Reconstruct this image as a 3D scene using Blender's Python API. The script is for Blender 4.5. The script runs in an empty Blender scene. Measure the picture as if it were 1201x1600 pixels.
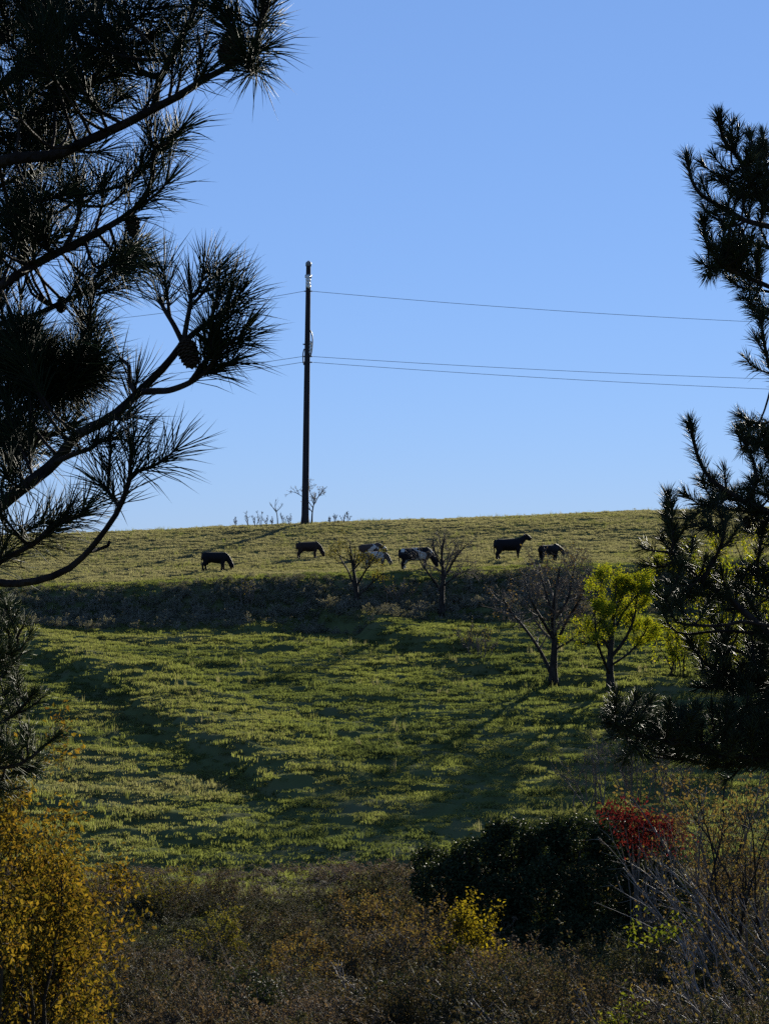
import bpy, math, random
import numpy as np
from mathutils import Vector

random.seed(7)
RNG = np.random.default_rng(7)
sc = bpy.context.scene
COL = sc.collection
F = 3000.0                    # focal length in photograph pixels
CXP, CYP = 600.5, 800.0
PITCH = math.atan(100 / F)

# ------------------------------------------------------------------ camera
cam_data = bpy.data.cameras.new('camera')
cam_data.sensor_fit = 'VERTICAL'
cam_data.sensor_height = 24.0
cam_data.lens = 24.0 * F / 1600.0
cam_data.clip_start = 0.05
cam_data.clip_end = 6000
cam = bpy.data.objects.new('camera', cam_data)
COL.objects.link(cam)
cam.location = (0, 0, 0)
cam.rotation_euler = (math.pi / 2 + PITCH, 0, 0)
sc.camera = cam

# ------------------------------------------------------------------ sky and sun
SUN_AZ = math.radians(20.0)    # to the right of straight ahead
SUN_EL = math.radians(15.5)
world = bpy.data.worlds.new('World')
sc.world = world
world.use_nodes = True
wn = world.node_tree.nodes
wl = world.node_tree.links
wn.clear()
w_out = wn.new('ShaderNodeOutputWorld')
w_bg = wn.new('ShaderNodeBackground')
w_sky = wn.new('ShaderNodeTexSky')
w_sky.sky_type = 'NISHITA'
w_sky.sun_disc = False
w_sky.sun_elevation = SUN_EL
w_sky.sun_rotation = SUN_AZ
w_sky.altitude = 300
w_sky.air_density = 1.0
w_sky.dust_density = 0.0
w_sky.ozone_density = 6.0
w_gam = wn.new('ShaderNodeGamma')          # the phone's tone curve flattens the sky's contrast
w_gam.inputs['Gamma'].default_value = 0.46
w_mul = wn.new('ShaderNodeMix'); w_mul.data_type = 'RGBA'; w_mul.blend_type = 'MULTIPLY'
w_mul.inputs[0].default_value = 1.0
w_mul.inputs[7].default_value = (1.0, 1.255, 1.865, 1)
w_bg.inputs['Strength'].default_value = 0.068
wl.new(w_sky.outputs[0], w_gam.inputs[0])
wl.new(w_gam.outputs[0], w_mul.inputs[6])
wl.new(w_mul.outputs[2], w_bg.inputs[0])
wl.new(w_bg.outputs[0], w_out.inputs[0])

sun_data = bpy.data.lights.new('sun', 'SUN')
sun_data.energy = 5.0
sun_data.angle = math.radians(0.5)
sun_data.color = (1.0, 0.93, 0.80)
sun = bpy.data.objects.new('sun', sun_data)
COL.objects.link(sun)
sd = Vector((math.sin(SUN_AZ) * math.cos(SUN_EL), math.cos(SUN_AZ) * math.cos(SUN_EL), math.sin(SUN_EL)))
sun.rotation_euler = sd.to_track_quat('Z', 'Y').to_euler()
sun.location = (30, 60, 40)

sc.view_settings.view_transform = 'Standard'
sc.view_settings.look = 'None'
sc.view_settings.exposure = 1.5
sc.view_settings.gamma = 1.0
sc.view_settings.use_curve_mapping = False
sc.render.engine = 'CYCLES'
sc.cycles.max_bounces = 6
sc.cycles.diffuse_bounces = 3
sc.cycles.glossy_bounces = 2
sc.cycles.transmission_bounces = 4
sc.cycles.use_denoising = False


# ------------------------------------------------------------------ helpers
def at(px, py, D):
    """photograph pixel + forward distance -> point"""
    cx = (px - CXP) / F
    cy = (CYP - py) / F
    d = np.array([cx, math.cos(PITCH) - cy * math.sin(PITCH), math.sin(PITCH) + cy * math.cos(PITCH)])
    return d * (D / d[1])


def sstep(a, b, x):
    t = np.clip((x - a) / (b - a), 0, 1)
    return t * t * (3 - 2 * t)


def vnoise(x, y, seed=0):
    xi = np.floor(x); yi = np.floor(y)
    fx = x - xi; fy = y - yi
    fx = fx * fx * fx * (fx * (fx * 6 - 15) + 10)
    fy = fy * fy * fy * (fy * (fy * 6 - 15) + 10)

    def h(a, b):
        v = np.sin(a * 127.1 + b * 311.7 + seed * 74.7) * 43758.5453
        return (v - np.floor(v)) * 2 - 1
    return (h(xi, yi) * (1 - fx) + h(xi + 1, yi) * fx) * (1 - fy) + (h(xi, yi + 1) * (1 - fx) + h(xi + 1, yi + 1) * fx) * fy


def fbm(x, y, o=4, seed=0):
    s = 0; a = 1; t = 0
    for k in range(o):
        s = s + a * vnoise(x, y, seed + k * 3)
        t += a
        a *= 0.55
        x = x * 2.03 + 7.1; y = y * 2.03 + 3.3
    return s / t


class MB:
    """collects vertices and faces as arrays; build() links them as one mesh"""
    def __init__(self):
        self.v = []; self.q = []; self.t = []; self.n = 0

    def add(self, v, q=None, t=None):
        v = np.asarray(v, float).reshape(-1, 3)
        if q is not None and len(q):
            self.q.append(np.asarray(q, int).reshape(-1, 4) + self.n)
        if t is not None and len(t):
            self.t.append(np.asarray(t, int).reshape(-1, 3) + self.n)
        self.v.append(v); self.n += len(v)
        return self

    def mesh(self, name, material, smooth=True, origin=None):
        v = np.concatenate(self.v) if self.v else np.zeros((0, 3))
        if origin is not None:
            v = v - np.asarray(origin)
        q = np.concatenate(self.q) if self.q else np.zeros((0, 4), int)
        t = np.concatenate(self.t) if self.t else np.zeros((0, 3), int)
        me = bpy.data.meshes.new(name)
        me.vertices.add(len(v)); me.vertices.foreach_set('co', v.astype(np.float32).ravel())
        nl = len(q) * 4 + len(t) * 3
        me.loops.add(nl)
        me.loops.foreach_set('vertex_index', np.concatenate([q.ravel(), t.ravel()]).astype(np.int32))
        me.polygons.add(len(q) + len(t))
        st = np.concatenate([np.arange(len(q)) * 4, len(q) * 4 + np.arange(len(t)) * 3]).astype(np.int32)
        me.polygons.foreach_set('loop_start', st)
        me.polygons.foreach_set('use_smooth', np.full(len(q) + len(t), smooth, bool))
        me.update(calc_edges=True)
        me.validate()
        if material is not None:
            me.materials.append(material)
        return me

    def build(self, name, material, parent=None, smooth=True, stuff=False, origin=None):
        if parent is not None and origin is None:
            origin = world_loc(parent)
        me = self.mesh(name, material, smooth, origin)
        o = bpy.data.objects.new(name, me)
        COL.objects.link(o)
        if parent is not None:
            o.parent = parent
            if parent.get('_loc') is None:
                pass
        elif origin is not None:
            o.location = tuple(origin)
        if stuff:
            o['kind'] = 'stuff'
        return o


def world_loc(o):
    loc = np.zeros(3)
    while o is not None:
        loc = loc + np.array(o.location)
        o = o.parent
    return loc


def tag(o, label=None, cat=None, group=None, kind=None):
    if label: o['label'] = label
    if cat: o['category'] = cat
    if group: o['group'] = group
    if kind: o['kind'] = kind
    return o


def empty(name, loc, label, cat, group=None):
    o = bpy.data.objects.new(name, None)
    o.empty_display_size = 0.2
    COL.objects.link(o)
    o.location = tuple(float(c) for c in loc)
    return tag(o, label, cat, group)


def nrm(a):
    return a / np.maximum(np.linalg.norm(a, axis=-1, keepdims=True), 1e-9)


def resample(pts, K):
    """Catmull-Rom through the points, K points evenly along the arc"""
    p = np.asarray(pts, float)
    if len(p) == 2:
        return p[0] + (p[1] - p[0]) * np.linspace(0, 1, K)[:, None]
    e = np.vstack([2 * p[0] - p[1], p, 2 * p[-1] - p[-2]])
    out = []
    for i in range(len(p) - 1):
        a, b, c, d = e[i], e[i + 1], e[i + 2], e[i + 3]
        t = np.linspace(0, 1, 10, endpoint=False)[:, None]
        out.append(0.5 * (2 * b + (c - a) * t + (2 * a - 5 * b + 4 * c - d) * t ** 2 + (3 * b - a - 3 * c + d) * t ** 3))
    out.append(p[-1:])
    q = np.vstack(out)
    s = np.concatenate([[0], np.cumsum(np.linalg.norm(np.diff(q, axis=0), axis=1))])
    u = np.linspace(0, s[-1], K)
    return np.stack([np.interp(u, s, q[:, k]) for k in range(3)], 1)


def tubes(P, R, sides=5, cap=True):
    """P (N,K,3), R (N,K) -> vertices, quads, tris"""
    P = np.asarray(P, float); R = np.asarray(R, float)
    N, K, _ = P.shape
    T = nrm(np.gradient(P, axis=1))
    m = nrm(P[:, -1] - P[:, 0])
    ref = np.where(np.abs(m[:, 2:3]) < 0.8, np.array([[0, 0, 1.0]]), np.array([[1.0, 0, 0]]))
    U = nrm(np.cross(T, ref[:, None, :]))
    V = np.cross(T, U)
    a = np.arange(sides) * 2 * math.pi / sides
    ring = U[:, :, None, :] * np.cos(a)[None, None, :, None] + V[:, :, None, :] * np.sin(a)[None, None, :, None]
    v = P[:, :, None, :] + ring * R[:, :, None, None]
    idx = np.arange(N * K * sides).reshape(N, K, sides)
    i0 = idx[:, :-1]; i1 = idx[:, 1:]
    q = np.stack([i0, np.roll(i0, -1, 2), np.roll(i1, -1, 2), i1], -1).reshape(-1, 4)
    v = v.reshape(-1, 3)
    tri = None
    if cap:
        tip = P[:, -1] + T[:, -1] * R[:, -1:] * 0.8
        bot = P[:, 0] - T[:, 0] * R[:, :1] * 0.1
        ti = N * K * sides + np.arange(N)
        bi = ti + N
        l = idx[:, -1]; f = idx[:, 0]
        t1 = np.stack([l, np.roll(l, -1, 1), np.repeat(ti[:, None], sides, 1)], -1).reshape(-1, 3)
        t2 = np.stack([np.roll(f, -1, 1), f, np.repeat(bi[:, None], sides, 1)], -1).reshape(-1, 3)
        v = np.concatenate([v, tip, bot]); tri = np.concatenate([t1, t2])
    return v, q, tri


def grow(P, R, n, trange=(0.3, 1.0), ang=(45, 12), lr=(0.35, 0.6), rr=0.55, K=6, wob=0.12, up=0.15, minr=0.004, taper=0.35, rng=RNG):
    """child limbs on every parent polyline; returns (P, R, length)"""
    N, KP, _ = P.shape
    plen = np.linalg.norm(np.diff(P, axis=1), axis=2).sum(1)
    t = rng.uniform(trange[0], trange[1], (N, n))
    f = t * (KP - 1); i = np.minimum(f.astype(int), KP - 2); w = (f - i)[..., None]
    ar = np.arange(N)[:, None]
    st = P[ar, i] * (1 - w) + P[ar, i + 1] * w
    r0 = R[ar, i] * (1 - w[..., 0]) + R[ar, i + 1] * w[..., 0]
    tg = nrm(P[ar, i + 1] - P[ar, i])
    rnd = nrm(rng.normal(size=(N, n, 3)))
    side = nrm(np.cross(tg, rnd))
    a = np.radians(rng.normal(ang[0], ang[1], (N, n)))[..., None]
    d = nrm(tg * np.cos(a) + side * np.sin(a))
    ln = plen[:, None] * rng.uniform(lr[0], lr[1], (N, n)) * (1.15 - 0.55 * t)
    st = st.reshape(-1, 3); d = d.reshape(-1, 3); ln = ln.reshape(-1); r0 = r0.reshape(-1)
    return limbs(st, d, ln, np.maximum(r0 * rr, minr), K, wob, up, taper, rng)


def limbs(st, d, ln, r0, K=6, wob=0.12, up=0.15, taper=0.35, rng=RNG):
    M = len(st)
    out = np.zeros((M, K, 3)); out[:, 0] = st
    step = (ln / (K - 1))[:, None]
    for k in range(1, K):
        d = nrm(d + rng.normal(size=(M, 3)) * wob + np.array([0, 0, up]) / (K - 1) * 2)
        out[:, k] = out[:, k - 1] + d * step
    rad = r0[:, None] * (1 - (1 - taper) * np.linspace(0, 1, K)[None])
    return out, rad


def leaves(P, per, size, spread=0.03, trange=(0.2, 1.0), rng=RNG, aspect=0.55, droop=0.2, mask=None):
    """folded leaf blades along twig polylines -> vertices, tris"""
    N, K, _ = P.shape
    t = rng.uniform(trange[0], trange[1], (N, per))
    f = t * (K - 1); i = np.minimum(f.astype(int), K - 2); w = (f - i)[..., None]
    ar = np.arange(N)[:, None]
    c = (P[ar, i] * (1 - w) + P[ar, i + 1] * w).reshape(-1, 3)
    c = c + rng.normal(size=c.shape) * spread
    if mask is not None:
        c = c[mask(c)]
    return leaf_cards(c, size, rng, aspect, droop)


def leaf_cards(c, size, rng=RNG, aspect=0.55, droop=0.2):
    M = len(c)
    d = rng.normal(size=(M, 3)); d[:, 2] -= droop * 2; d = nrm(d)
    s = nrm(np.cross(d, nrm(rng.normal(size=(M, 3)))))
    n = np.cross(s, d)
    L = size * rng.uniform(0.6, 1.25, (M, 1)); W = L * aspect * 0.5
    a = c; b = c + d * L * 0.45 + s * W + n * W * 0.35; e = c + d * L + n * L * -0.08; g = c + d * L * 0.45 - s * W + n * W * 0.35
    v = np.stack([a, b, e, g], 1).reshape(-1, 3)
    k = np.arange(M) * 4
    t = np.concatenate([np.stack([k, k + 1, k + 2], 1), np.stack([k, k + 2, k + 3], 1)])
    return v, t


# ------------------------------------------------------------------ materials
def new_mat(name):
    m = bpy.data.materials.new(name)
    m.use_nodes = True
    nt = m.node_tree
    nt.nodes.clear()
    out = nt.nodes.new('ShaderNodeOutputMaterial')
    return m, nt, out


def ramp(nt, cols, interp='LINEAR'):
    r = nt.nodes.new('ShaderNodeValToRGB')
    r.color_ramp.interpolation = interp
    el = r.color_ramp.elements
    n = len(cols)
    el[0].position = 0; el[0].color = (*cols[0], 1)
    el[1].position = 1; el[1].color = (*cols[-1], 1)
    for i in range(1, n - 1):
        e = el.new(i / (n - 1)); e.color = (*cols[i], 1)
    return r


def foliage_mat(name, cols, transl=0.4, rough=0.55, tcol=None, attr=None, spec=0.0, isl=1.0):
    """leaf / needle / blade: random colour per blade, light passes through"""
    m, nt, out = new_mat(name)
    L = nt.links.new
    geo = nt.nodes.new('ShaderNodeNewGeometry')
    r = ramp(nt, cols)
    if attr:
        at_ = nt.nodes.new('ShaderNodeAttribute'); at_.attribute_type = 'INSTANCER'; at_.attribute_name = attr
        ma = nt.nodes.new('ShaderNodeMath'); ma.operation = 'MULTIPLY_ADD'
        L(geo.outputs['Random Per Island'], ma.inputs[0]); ma.inputs[1].default_value = isl
        L(at_.outputs['Fac'], ma.inputs[2])
        L(ma.outputs[0], r.inputs[0])
    else:
        L(geo.outputs['Random Per Island'], r.inputs[0])
    p = nt.nodes.new('ShaderNodeBsdfPrincipled')
    p.inputs['Roughness'].default_value = rough
    p.inputs['Specular IOR Level'].default_value = spec
    L(r.outputs[0], p.inputs['Base Color'])
    if transl > 0:
        t = nt.nodes.new('ShaderNodeBsdfTranslucent')
        mu = nt.nodes.new('ShaderNodeMix'); mu.data_type = 'RGBA'; mu.blend_type = 'MULTIPLY'
        mu.inputs[0].default_value = 1.0
        L(r.outputs[0], mu.inputs[6]); mu.inputs[7].default_value = (*(tcol or (1.5, 1.4, 0.6)), 1)
        L(mu.outputs[2], t.inputs['Color'])
        mx = nt.nodes.new('ShaderNodeMixShader'); mx.inputs[0].default_value = transl
        L(p.outputs[0], mx.inputs[1]); L(t.outputs[0], mx.inputs[2])
        L(mx.outputs[0], out.inputs[0])
    else:
        L(p.outputs[0], out.inputs[0])
    return m


def noise_mat(name, cols, scale=6.0, rough=0.85, bump=0.3, bscale=None, detail=6, stretch=(1, 1, 1), spec=0.08):
    m, nt, out = new_mat(name)
    L = nt.links.new
    tc = nt.nodes.new('ShaderNodeTexCoord')
    mp = nt.nodes.new('ShaderNodeMapping'); mp.inputs['Scale'].default_value = stretch
    L(tc.outputs['Object'], mp.inputs[0])
    n = nt.nodes.new('ShaderNodeTexNoise'); n.inputs['Scale'].default_value = scale; n.inputs['Detail'].default_value = detail
    L(mp.outputs[0], n.inputs['Vector'])
    r = ramp(nt, cols)
    sh = nt.nodes.new('ShaderNodeMapRange'); sh.inputs[1].default_value = 0.3; sh.inputs[2].default_value = 0.7
    L(n.outputs[0], sh.inputs[0]); L(sh.outputs[0], r.inputs[0])
    p = nt.nodes.new('ShaderNodeBsdfPrincipled')
    p.inputs['Roughness'].default_value = rough
    p.inputs['Specular IOR Level'].default_value = spec
    L(r.outputs[0], p.inputs['Base Color'])
    if bump:
        n2 = nt.nodes.new('ShaderNodeTexNoise'); n2.inputs['Scale'].default_value = bscale or scale * 4; n2.inputs['Detail'].default_value = 4
        L(mp.outputs[0], n2.inputs['Vector'])
        b = nt.nodes.new('ShaderNodeBump'); b.inputs['Strength'].default_value = bump; b.inputs['Distance'].default_value = 0.05
        L(n2.outputs[0], b.inputs['Height']); L(b.outputs[0], p.inputs['Normal'])
    L(p.outputs[0], out.inputs[0])
    return m


M = {}
M['soil'] = noise_mat('soil', [(0.055, 0.063, 0.028), (0.075, 0.087, 0.034), (0.098, 0.098, 0.050)], scale=0.35, bump=0.4, bscale=6.0, rough=1.0, spec=0.0)
M['grass'] = foliage_mat('grass_blades', [(0.052, 0.065, 0.029), (0.076, 0.090, 0.039), (0.122, 0.134, 0.048), (0.130, 0.124, 0.074), (0.165, 0.150, 0.114)], transl=0.5, tcol=(1.22, 1.24, 0.66), attr='tint', isl=0.3, rough=0.6)
M['weed'] = foliage_mat('dry_weed', [(0.026, 0.036, 0.015), (0.048, 0.05, 0.024), (0.07, 0.056, 0.036), (0.13, 0.10, 0.072)], transl=0.25, tcol=(1.3, 1.1, 0.6), attr='tint', isl=0.5, rough=0.8, spec=0.1)
M['bank'] = foliage_mat('bank_weed', [(0.07, 0.078, 0.048), (0.14, 0.135, 0.10), (0.24, 0.22, 0.18)], transl=0.3, tcol=(1.2, 1.15, 0.6), attr='tint', isl=0.5, rough=0.8, spec=0.1)
M['bark_pine'] = noise_mat('pine_bark', [(0.008, 0.006, 0.006), (0.02, 0.015, 0.013), (0.04, 0.03, 0.024)], scale=14, bump=0.8, stretch=(1, 1, 0.4))
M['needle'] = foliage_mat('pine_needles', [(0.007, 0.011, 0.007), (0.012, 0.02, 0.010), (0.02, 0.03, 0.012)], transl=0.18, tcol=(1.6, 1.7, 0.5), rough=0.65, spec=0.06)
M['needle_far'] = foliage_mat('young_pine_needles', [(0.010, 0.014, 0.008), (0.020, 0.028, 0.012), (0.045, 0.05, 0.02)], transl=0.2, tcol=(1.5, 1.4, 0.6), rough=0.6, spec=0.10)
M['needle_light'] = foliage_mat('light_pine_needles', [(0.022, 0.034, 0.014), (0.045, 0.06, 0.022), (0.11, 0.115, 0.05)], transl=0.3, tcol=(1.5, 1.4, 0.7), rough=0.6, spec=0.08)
M['cone'] = noise_mat('cone_scales', [(0.02, 0.014, 0.010), (0.05, 0.034, 0.022)], scale=60, bump=0.4)
M['bark_grey'] = noise_mat('grey_bark', [(0.014, 0.011, 0.009), (0.028, 0.023, 0.019), (0.05, 0.042, 0.035)], scale=9, bump=0.6, stretch=(1, 1, 0.35))
M['twig'] = noise_mat('twig_bark', [(0.08, 0.066, 0.054), (0.15, 0.125, 0.10)], scale=9, bump=0.2)
M['stem_pale'] = noise_mat('pale_stem', [(0.12, 0.10, 0.085), (0.24, 0.21, 0.18)], scale=12, bump=0.2, rough=0.6)
M['leaf_yg'] = foliage_mat('yellow_green_leaves', [(0.06, 0.09, 0.012), (0.13, 0.15, 0.018), (0.22, 0.20, 0.024)], transl=0.55, tcol=(1.4, 1.35, 0.35))
M['leaf_lime'] = foliage_mat('lime_leaves', [(0.04, 0.055, 0.012), (0.08, 0.095, 0.018), (0.14, 0.14, 0.024)], transl=0.4, tcol=(1.4, 1.35, 0.5))
M['leaf_gold'] = foliage_mat('golden_leaves', [(0.035, 0.036, 0.012), (0.09, 0.08, 0.016), (0.045, 0.032, 0.014), (0.125, 0.10, 0.028), (0.17, 0.13, 0.03), (0.085, 0.05, 0.02)], transl=0.36, tcol=(1.5, 1.25, 0.4))
M['leaf_yellow'] = foliage_mat('yellow_leaves', [(0.04, 0.04, 0.014), (0.10, 0.085, 0.016), (0.17, 0.14, 0.018), (0.07, 0.05, 0.018)], transl=0.5, tcol=(1.4, 1.3, 0.4))
M['leaf_dark'] = foliage_mat('dark_evergreen_leaves', [(0.012, 0.018, 0.010), (0.022, 0.034, 0.015), (0.035, 0.045, 0.02)], transl=0.12, rough=0.6, spec=0.04)
M['leaf_red'] = foliage_mat('red_leaves', [(0.022, 0.007, 0.009), (0.045, 0.009, 0.012), (0.065, 0.018, 0.013)], transl=0.45, tcol=(1.5, 0.8, 0.6))
M['leaf_brown'] = foliage_mat('withered_leaves', [(0.04, 0.03, 0.02), (0.075, 0.055, 0.03), (0.12, 0.095, 0.04), (0.10, 0.09, 0.03)], transl=0.35, tcol=(1.4, 1.2, 0.6))
M['leaf_olive'] = foliage_mat('olive_leaves', [(0.03, 0.036, 0.014), (0.06, 0.06, 0.02), (0.11, 0.09, 0.025)], transl=0.45, tcol=(1.4, 1.3, 0.5))
M['pole'] = noise_mat('weathered_pole', [(0.022, 0.018, 0.018), (0.04, 0.034, 0.034)], scale=5, bump=0.3, stretch=(1, 1, 0.15))
M['steel'] = noise_mat('galvanised_steel', [(0.12, 0.12, 0.12), (0.22, 0.22, 0.22)], scale=20, bump=0.1, rough=0.5)
M['porcelain'] = noise_mat('porcelain', [(0.55, 0.54, 0.50), (0.72, 0.71, 0.68)], scale=10, bump=0.0, rough=0.3)
M['wire'] = noise_mat('aluminium_wire', [(0.20, 0.22, 0.24), (0.30, 0.32, 0.34)], scale=2, bump=0.0, rough=0.5)


def cow_mat(name, dark, light, thr, seed):
    m, nt, out = new_mat(name)
    L = nt.links.new
    tc = nt.nodes.new('ShaderNodeTexCoord')
    mp = nt.nodes.new('ShaderNodeMapping'); mp.inputs['Location'].default_value = (seed * 3.1, seed * 1.7, seed)
    n = nt.nodes.new('ShaderNodeTexNoise'); n.inputs['Scale'].default_value = 1.7; n.inputs['Detail'].default_value = 2.5
    mr = nt.nodes.new('ShaderNodeMapRange'); mr.inputs[1].default_value = thr; mr.inputs[2].default_value = thr + 0.025
    fine = nt.nodes.new('ShaderNodeTexNoise'); fine.inputs['Scale'].default_value = 9
    r = ramp(nt, [tuple(c * 0.7 for c in dark), tuple(c * 1.4 for c in dark)])
    mx = nt.nodes.new('ShaderNodeMix'); mx.data_type = 'RGBA'
    p = nt.nodes.new('ShaderNodeBsdfPrincipled'); p.inputs['Roughness'].default_value = 0.65
    p.inputs['Specular IOR Level'].default_value = 0.1
    p.inputs['Sheen Weight'].default_value = 0.0
    L(tc.outputs['Object'], mp.inputs[0]); L(mp.outputs[0], n.inputs['Vector']); L(n.outputs[0], mr.inputs[0])
    L(tc.outputs['Object'], fine.inputs['Vector']); L(fine.outputs[0], r.inputs[0])
    L(mr.outputs[0], mx.inputs[0]); L(r.outputs[0], mx.inputs[6]); mx.inputs[7].default_value = (*light, 1)
    L(mx.outputs[2], p.inputs['Base Color'])
    L(p.outputs[0], out.inputs[0])
    return m


# ------------------------------------------------------------------ terrain
KY = np.array([-400, -60, -10, 0, 10, 22, 30, 38, 43, 46.5, 47.2, 95, 96.5, 99.6, 100.6, 112, 122, 135, 139, 145, 160, 250, 420])
KZ = np.array([3, 1.0, -1.2, -1.7, -3.2, -5.5, -6.5, -7.05, -7.2, -7.15, -6.88, -2.15, -1.85, -0.40, -0.10, 0.55, 1.55, 3.40, 3.80, 3.85, 3.2, -4, -16.])
_ty = np.arange(-60, 260, 0.1)
_tz = np.interp(_ty, KY, KZ)
for _ in range(2):
    _s = np.convolve(np.pad(_tz, 60, mode='edge'), np.ones(61) / 61, mode='same')[60:-60]
    _w = np.maximum(sstep(92, 94.5, _ty) * (1 - sstep(101, 104, _ty)), sstep(45, 46, _ty) * (1 - sstep(47.5, 49, _ty)))
    _tz = _tz * _w + _s * (1 - _w)
_s = np.convolve(np.pad(_tz, 7, mode='edge'), np.ones(7) / 7, mode='same')[7:-7]
_tz = _s


def base_h(x, y):
    sh = 1.3 * vnoise(x / 7.0, x * 0 + 3.3, 5) * sstep(80, 98, y) * (1 - sstep(104, 118, y)) \
        + 0.8 * vnoise(x / 5.0, x * 0 + 8.3, 9) * sstep(38, 45, y) * (1 - sstep(49, 60, y))
    yy = y + sh
    z = np.where((yy > -55) & (yy < 255), np.interp(yy, _ty, _tz), np.interp(yy, KY, KZ))
    z = z + 0.037 * (np.clip(x, -90, 90) + 5.4) * sstep(62, 100, y)
    return z


def hit(px, py, H, lo=4.0, hi=170.0):
    """first point of the ground seen through a pixel"""
    D = np.arange(lo, hi, 0.05)
    d = at(px, py, 1.0)
    z = d[2] * D - H(d[0] * D, D)
    k = np.argmax(z <= 0)
    if z[k] > 0:
        k = len(D) - 1
    return np.array([d[0] * D[k], D[k], float(H(np.array([d[0] * D[k]]), np.array([D[k]]))[0])])


# steps in the turf, traced in the photograph and laid on the slope: (pixels, drop, reach of the drop, rim height)
STEPS_PX = [
    ([(-60, 985), (30, 1008), (110, 1040), (200, 1085), (270, 1130), (340, 1175), (420, 1225), (500, 1262)], 0.34, 2.2, 0.42),
    ([(480, 948), (560, 975), (640, 1000), (705, 1024)], 0.60, 3.0, 0.34),
    ([(700, 1040), (770, 1040), (850, 1052)], 0.40, 2.2, 0.12),
    ([(770, 1072), (860, 1066), (960, 1062)], 0.32, 2.0, 0.10),
    ([(20, 1105), (120, 1112), (215, 1120)], 0.30, 2.0, 0.08),
    ([(600, 960), (760, 962), (930, 958)], 0.35, 2.5, 0.08),
    ([(330, 985), (420, 975), (520, 962)], 0.35, 3.0, 0.05),
]
STEPS = []
for pts, drop, reach, rim in STEPS_PX:
    g = np.array([hit(px, py, base_h)[:2] for px, py in pts])
    STEPS.append((g, drop, reach, rim))


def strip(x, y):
    """1 on the sunlit grass behind the long step, its brightness painted by tint; 0 elsewhere"""
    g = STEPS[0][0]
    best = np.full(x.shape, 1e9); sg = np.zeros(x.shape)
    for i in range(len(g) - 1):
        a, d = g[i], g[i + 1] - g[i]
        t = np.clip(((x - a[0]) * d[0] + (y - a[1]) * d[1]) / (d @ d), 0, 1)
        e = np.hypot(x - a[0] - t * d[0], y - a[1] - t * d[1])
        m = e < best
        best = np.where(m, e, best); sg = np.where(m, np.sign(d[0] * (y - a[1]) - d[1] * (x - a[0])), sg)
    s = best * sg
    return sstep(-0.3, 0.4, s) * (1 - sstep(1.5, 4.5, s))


def H(x, y):
    x = np.asarray(x, float); y = np.asarray(y, float)
    z = base_h(x, y)
    wob = 1.1 * fbm(x / 2.2, y / 2.2, 3, 31)
    for g, drop, reach, rim in STEPS:
        best = np.full(x.shape, 1e9); sgn = np.zeros(x.shape); par = np.zeros(x.shape)
        n = len(g) - 1
        for i in range(n):
            a, b = g[i], g[i + 1]
            d = b - a; L2 = d @ d
            t = np.clip(((x - a[0]) * d[0] + (y - a[1]) * d[1]) / L2, 0, 1)
            ex = x - a[0] - t * d[0]; ey = y - a[1] - t * d[1]
            dist = np.hypot(ex, ey)
            m = dist < best
            best = np.where(m, dist, best)
            sgn = np.where(m, np.sign(d[0] * (y - a[1]) - d[1] * (x - a[0])), sgn)
            par = np.where(m, (i + t) / n, par)
        s = best * sgn + wob
        end = sstep(0, 0.12, par) * (1 - sstep(0.86, 1.0, par)) * (1 - sstep(reach * 2.5, reach * 4, best))
        near = np.where(s < 0, sstep(0, 0.55, -s) * np.exp(s / reach), 0)
        z = z - drop * near * end + rim * np.where(s < 0.6, np.exp(-((s - 0.6) / 0.8) ** 2), np.exp(-((s - 0.6) / 2.4) ** 2)) * end
    mead = sstep(45, 50, y) * (1 - sstep(92, 99, y))
    plat = sstep(99, 104, y)
    low = 1 - sstep(40, 47, y)
    near0 = sstep(2, 14, y)
    n1 = fbm(x / 3.2, y / 1.25, 4, 1)
    n1 = np.sign(n1) * np.abs(n1 * 2.2) ** 0.7 / 2.2 * 1.2
    n2 = fbm(x / 1.5, y / 0.62, 3, 2)
    n2 = np.sign(n2) * np.abs(n2 * 2.0) ** 0.75 / 2.0 * 1.2
    n3 = fbm(x / 9.0, y / 6.0, 2, 3)
    z = z + mead * (0.085 * n1 + 0.20 * n2 + 0.11 * n3) + plat * (0.05 * n1 + 0.05 * n2 + 0.08 * n3) + low * near0 * (0.22 * n1 + 0.2 * n3)
    bank = sstep(94, 96, y) * (1 - sstep(100, 101, y))
    z = z + bank * 0.25 * fbm(x / 1.2, y / 1.0, 3, 12)
    return z


def axis(parts):
    out = []
    for a, b, s in parts:
        out.append(np.arange(a, b, s))
    out.append([parts[-1][1]])
    return np.concatenate(out)


gx = axis([(-360, -60, 30), (-60, -30, 2), (-30, 32, 0.22), (32, 60, 2), (60, 360, 30)])
gy = axis([(-60, -20, 10), (-20, 18, 1.0), (18, 150, 0.2), (150, 170, 1.0), (170, 420, 10)])
X, Y = np.meshgrid(gx, gy)
Z = H(X, Y)
nv = np.stack([X, Y, Z], -1).reshape(-1, 3)
ii = np.arange(len(gx) * len(gy)).reshape(len(gy), len(gx))
gq = np.stack([ii[:-1, :-1], ii[:-1, 1:], ii[1:, 1:], ii[1:, :-1]], -1).reshape(-1, 4)
ground = MB().add(nv, gq).build('ground', M['soil'])
tag(ground, 'grassy hillside rising in steps to a bare crest', 'hillside', kind='structure')


def Hs(x, y):
    return float(H(np.array([x]), np.array([y]))[0])


def ghit(px, py):
    return hit(px, py, H)


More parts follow.
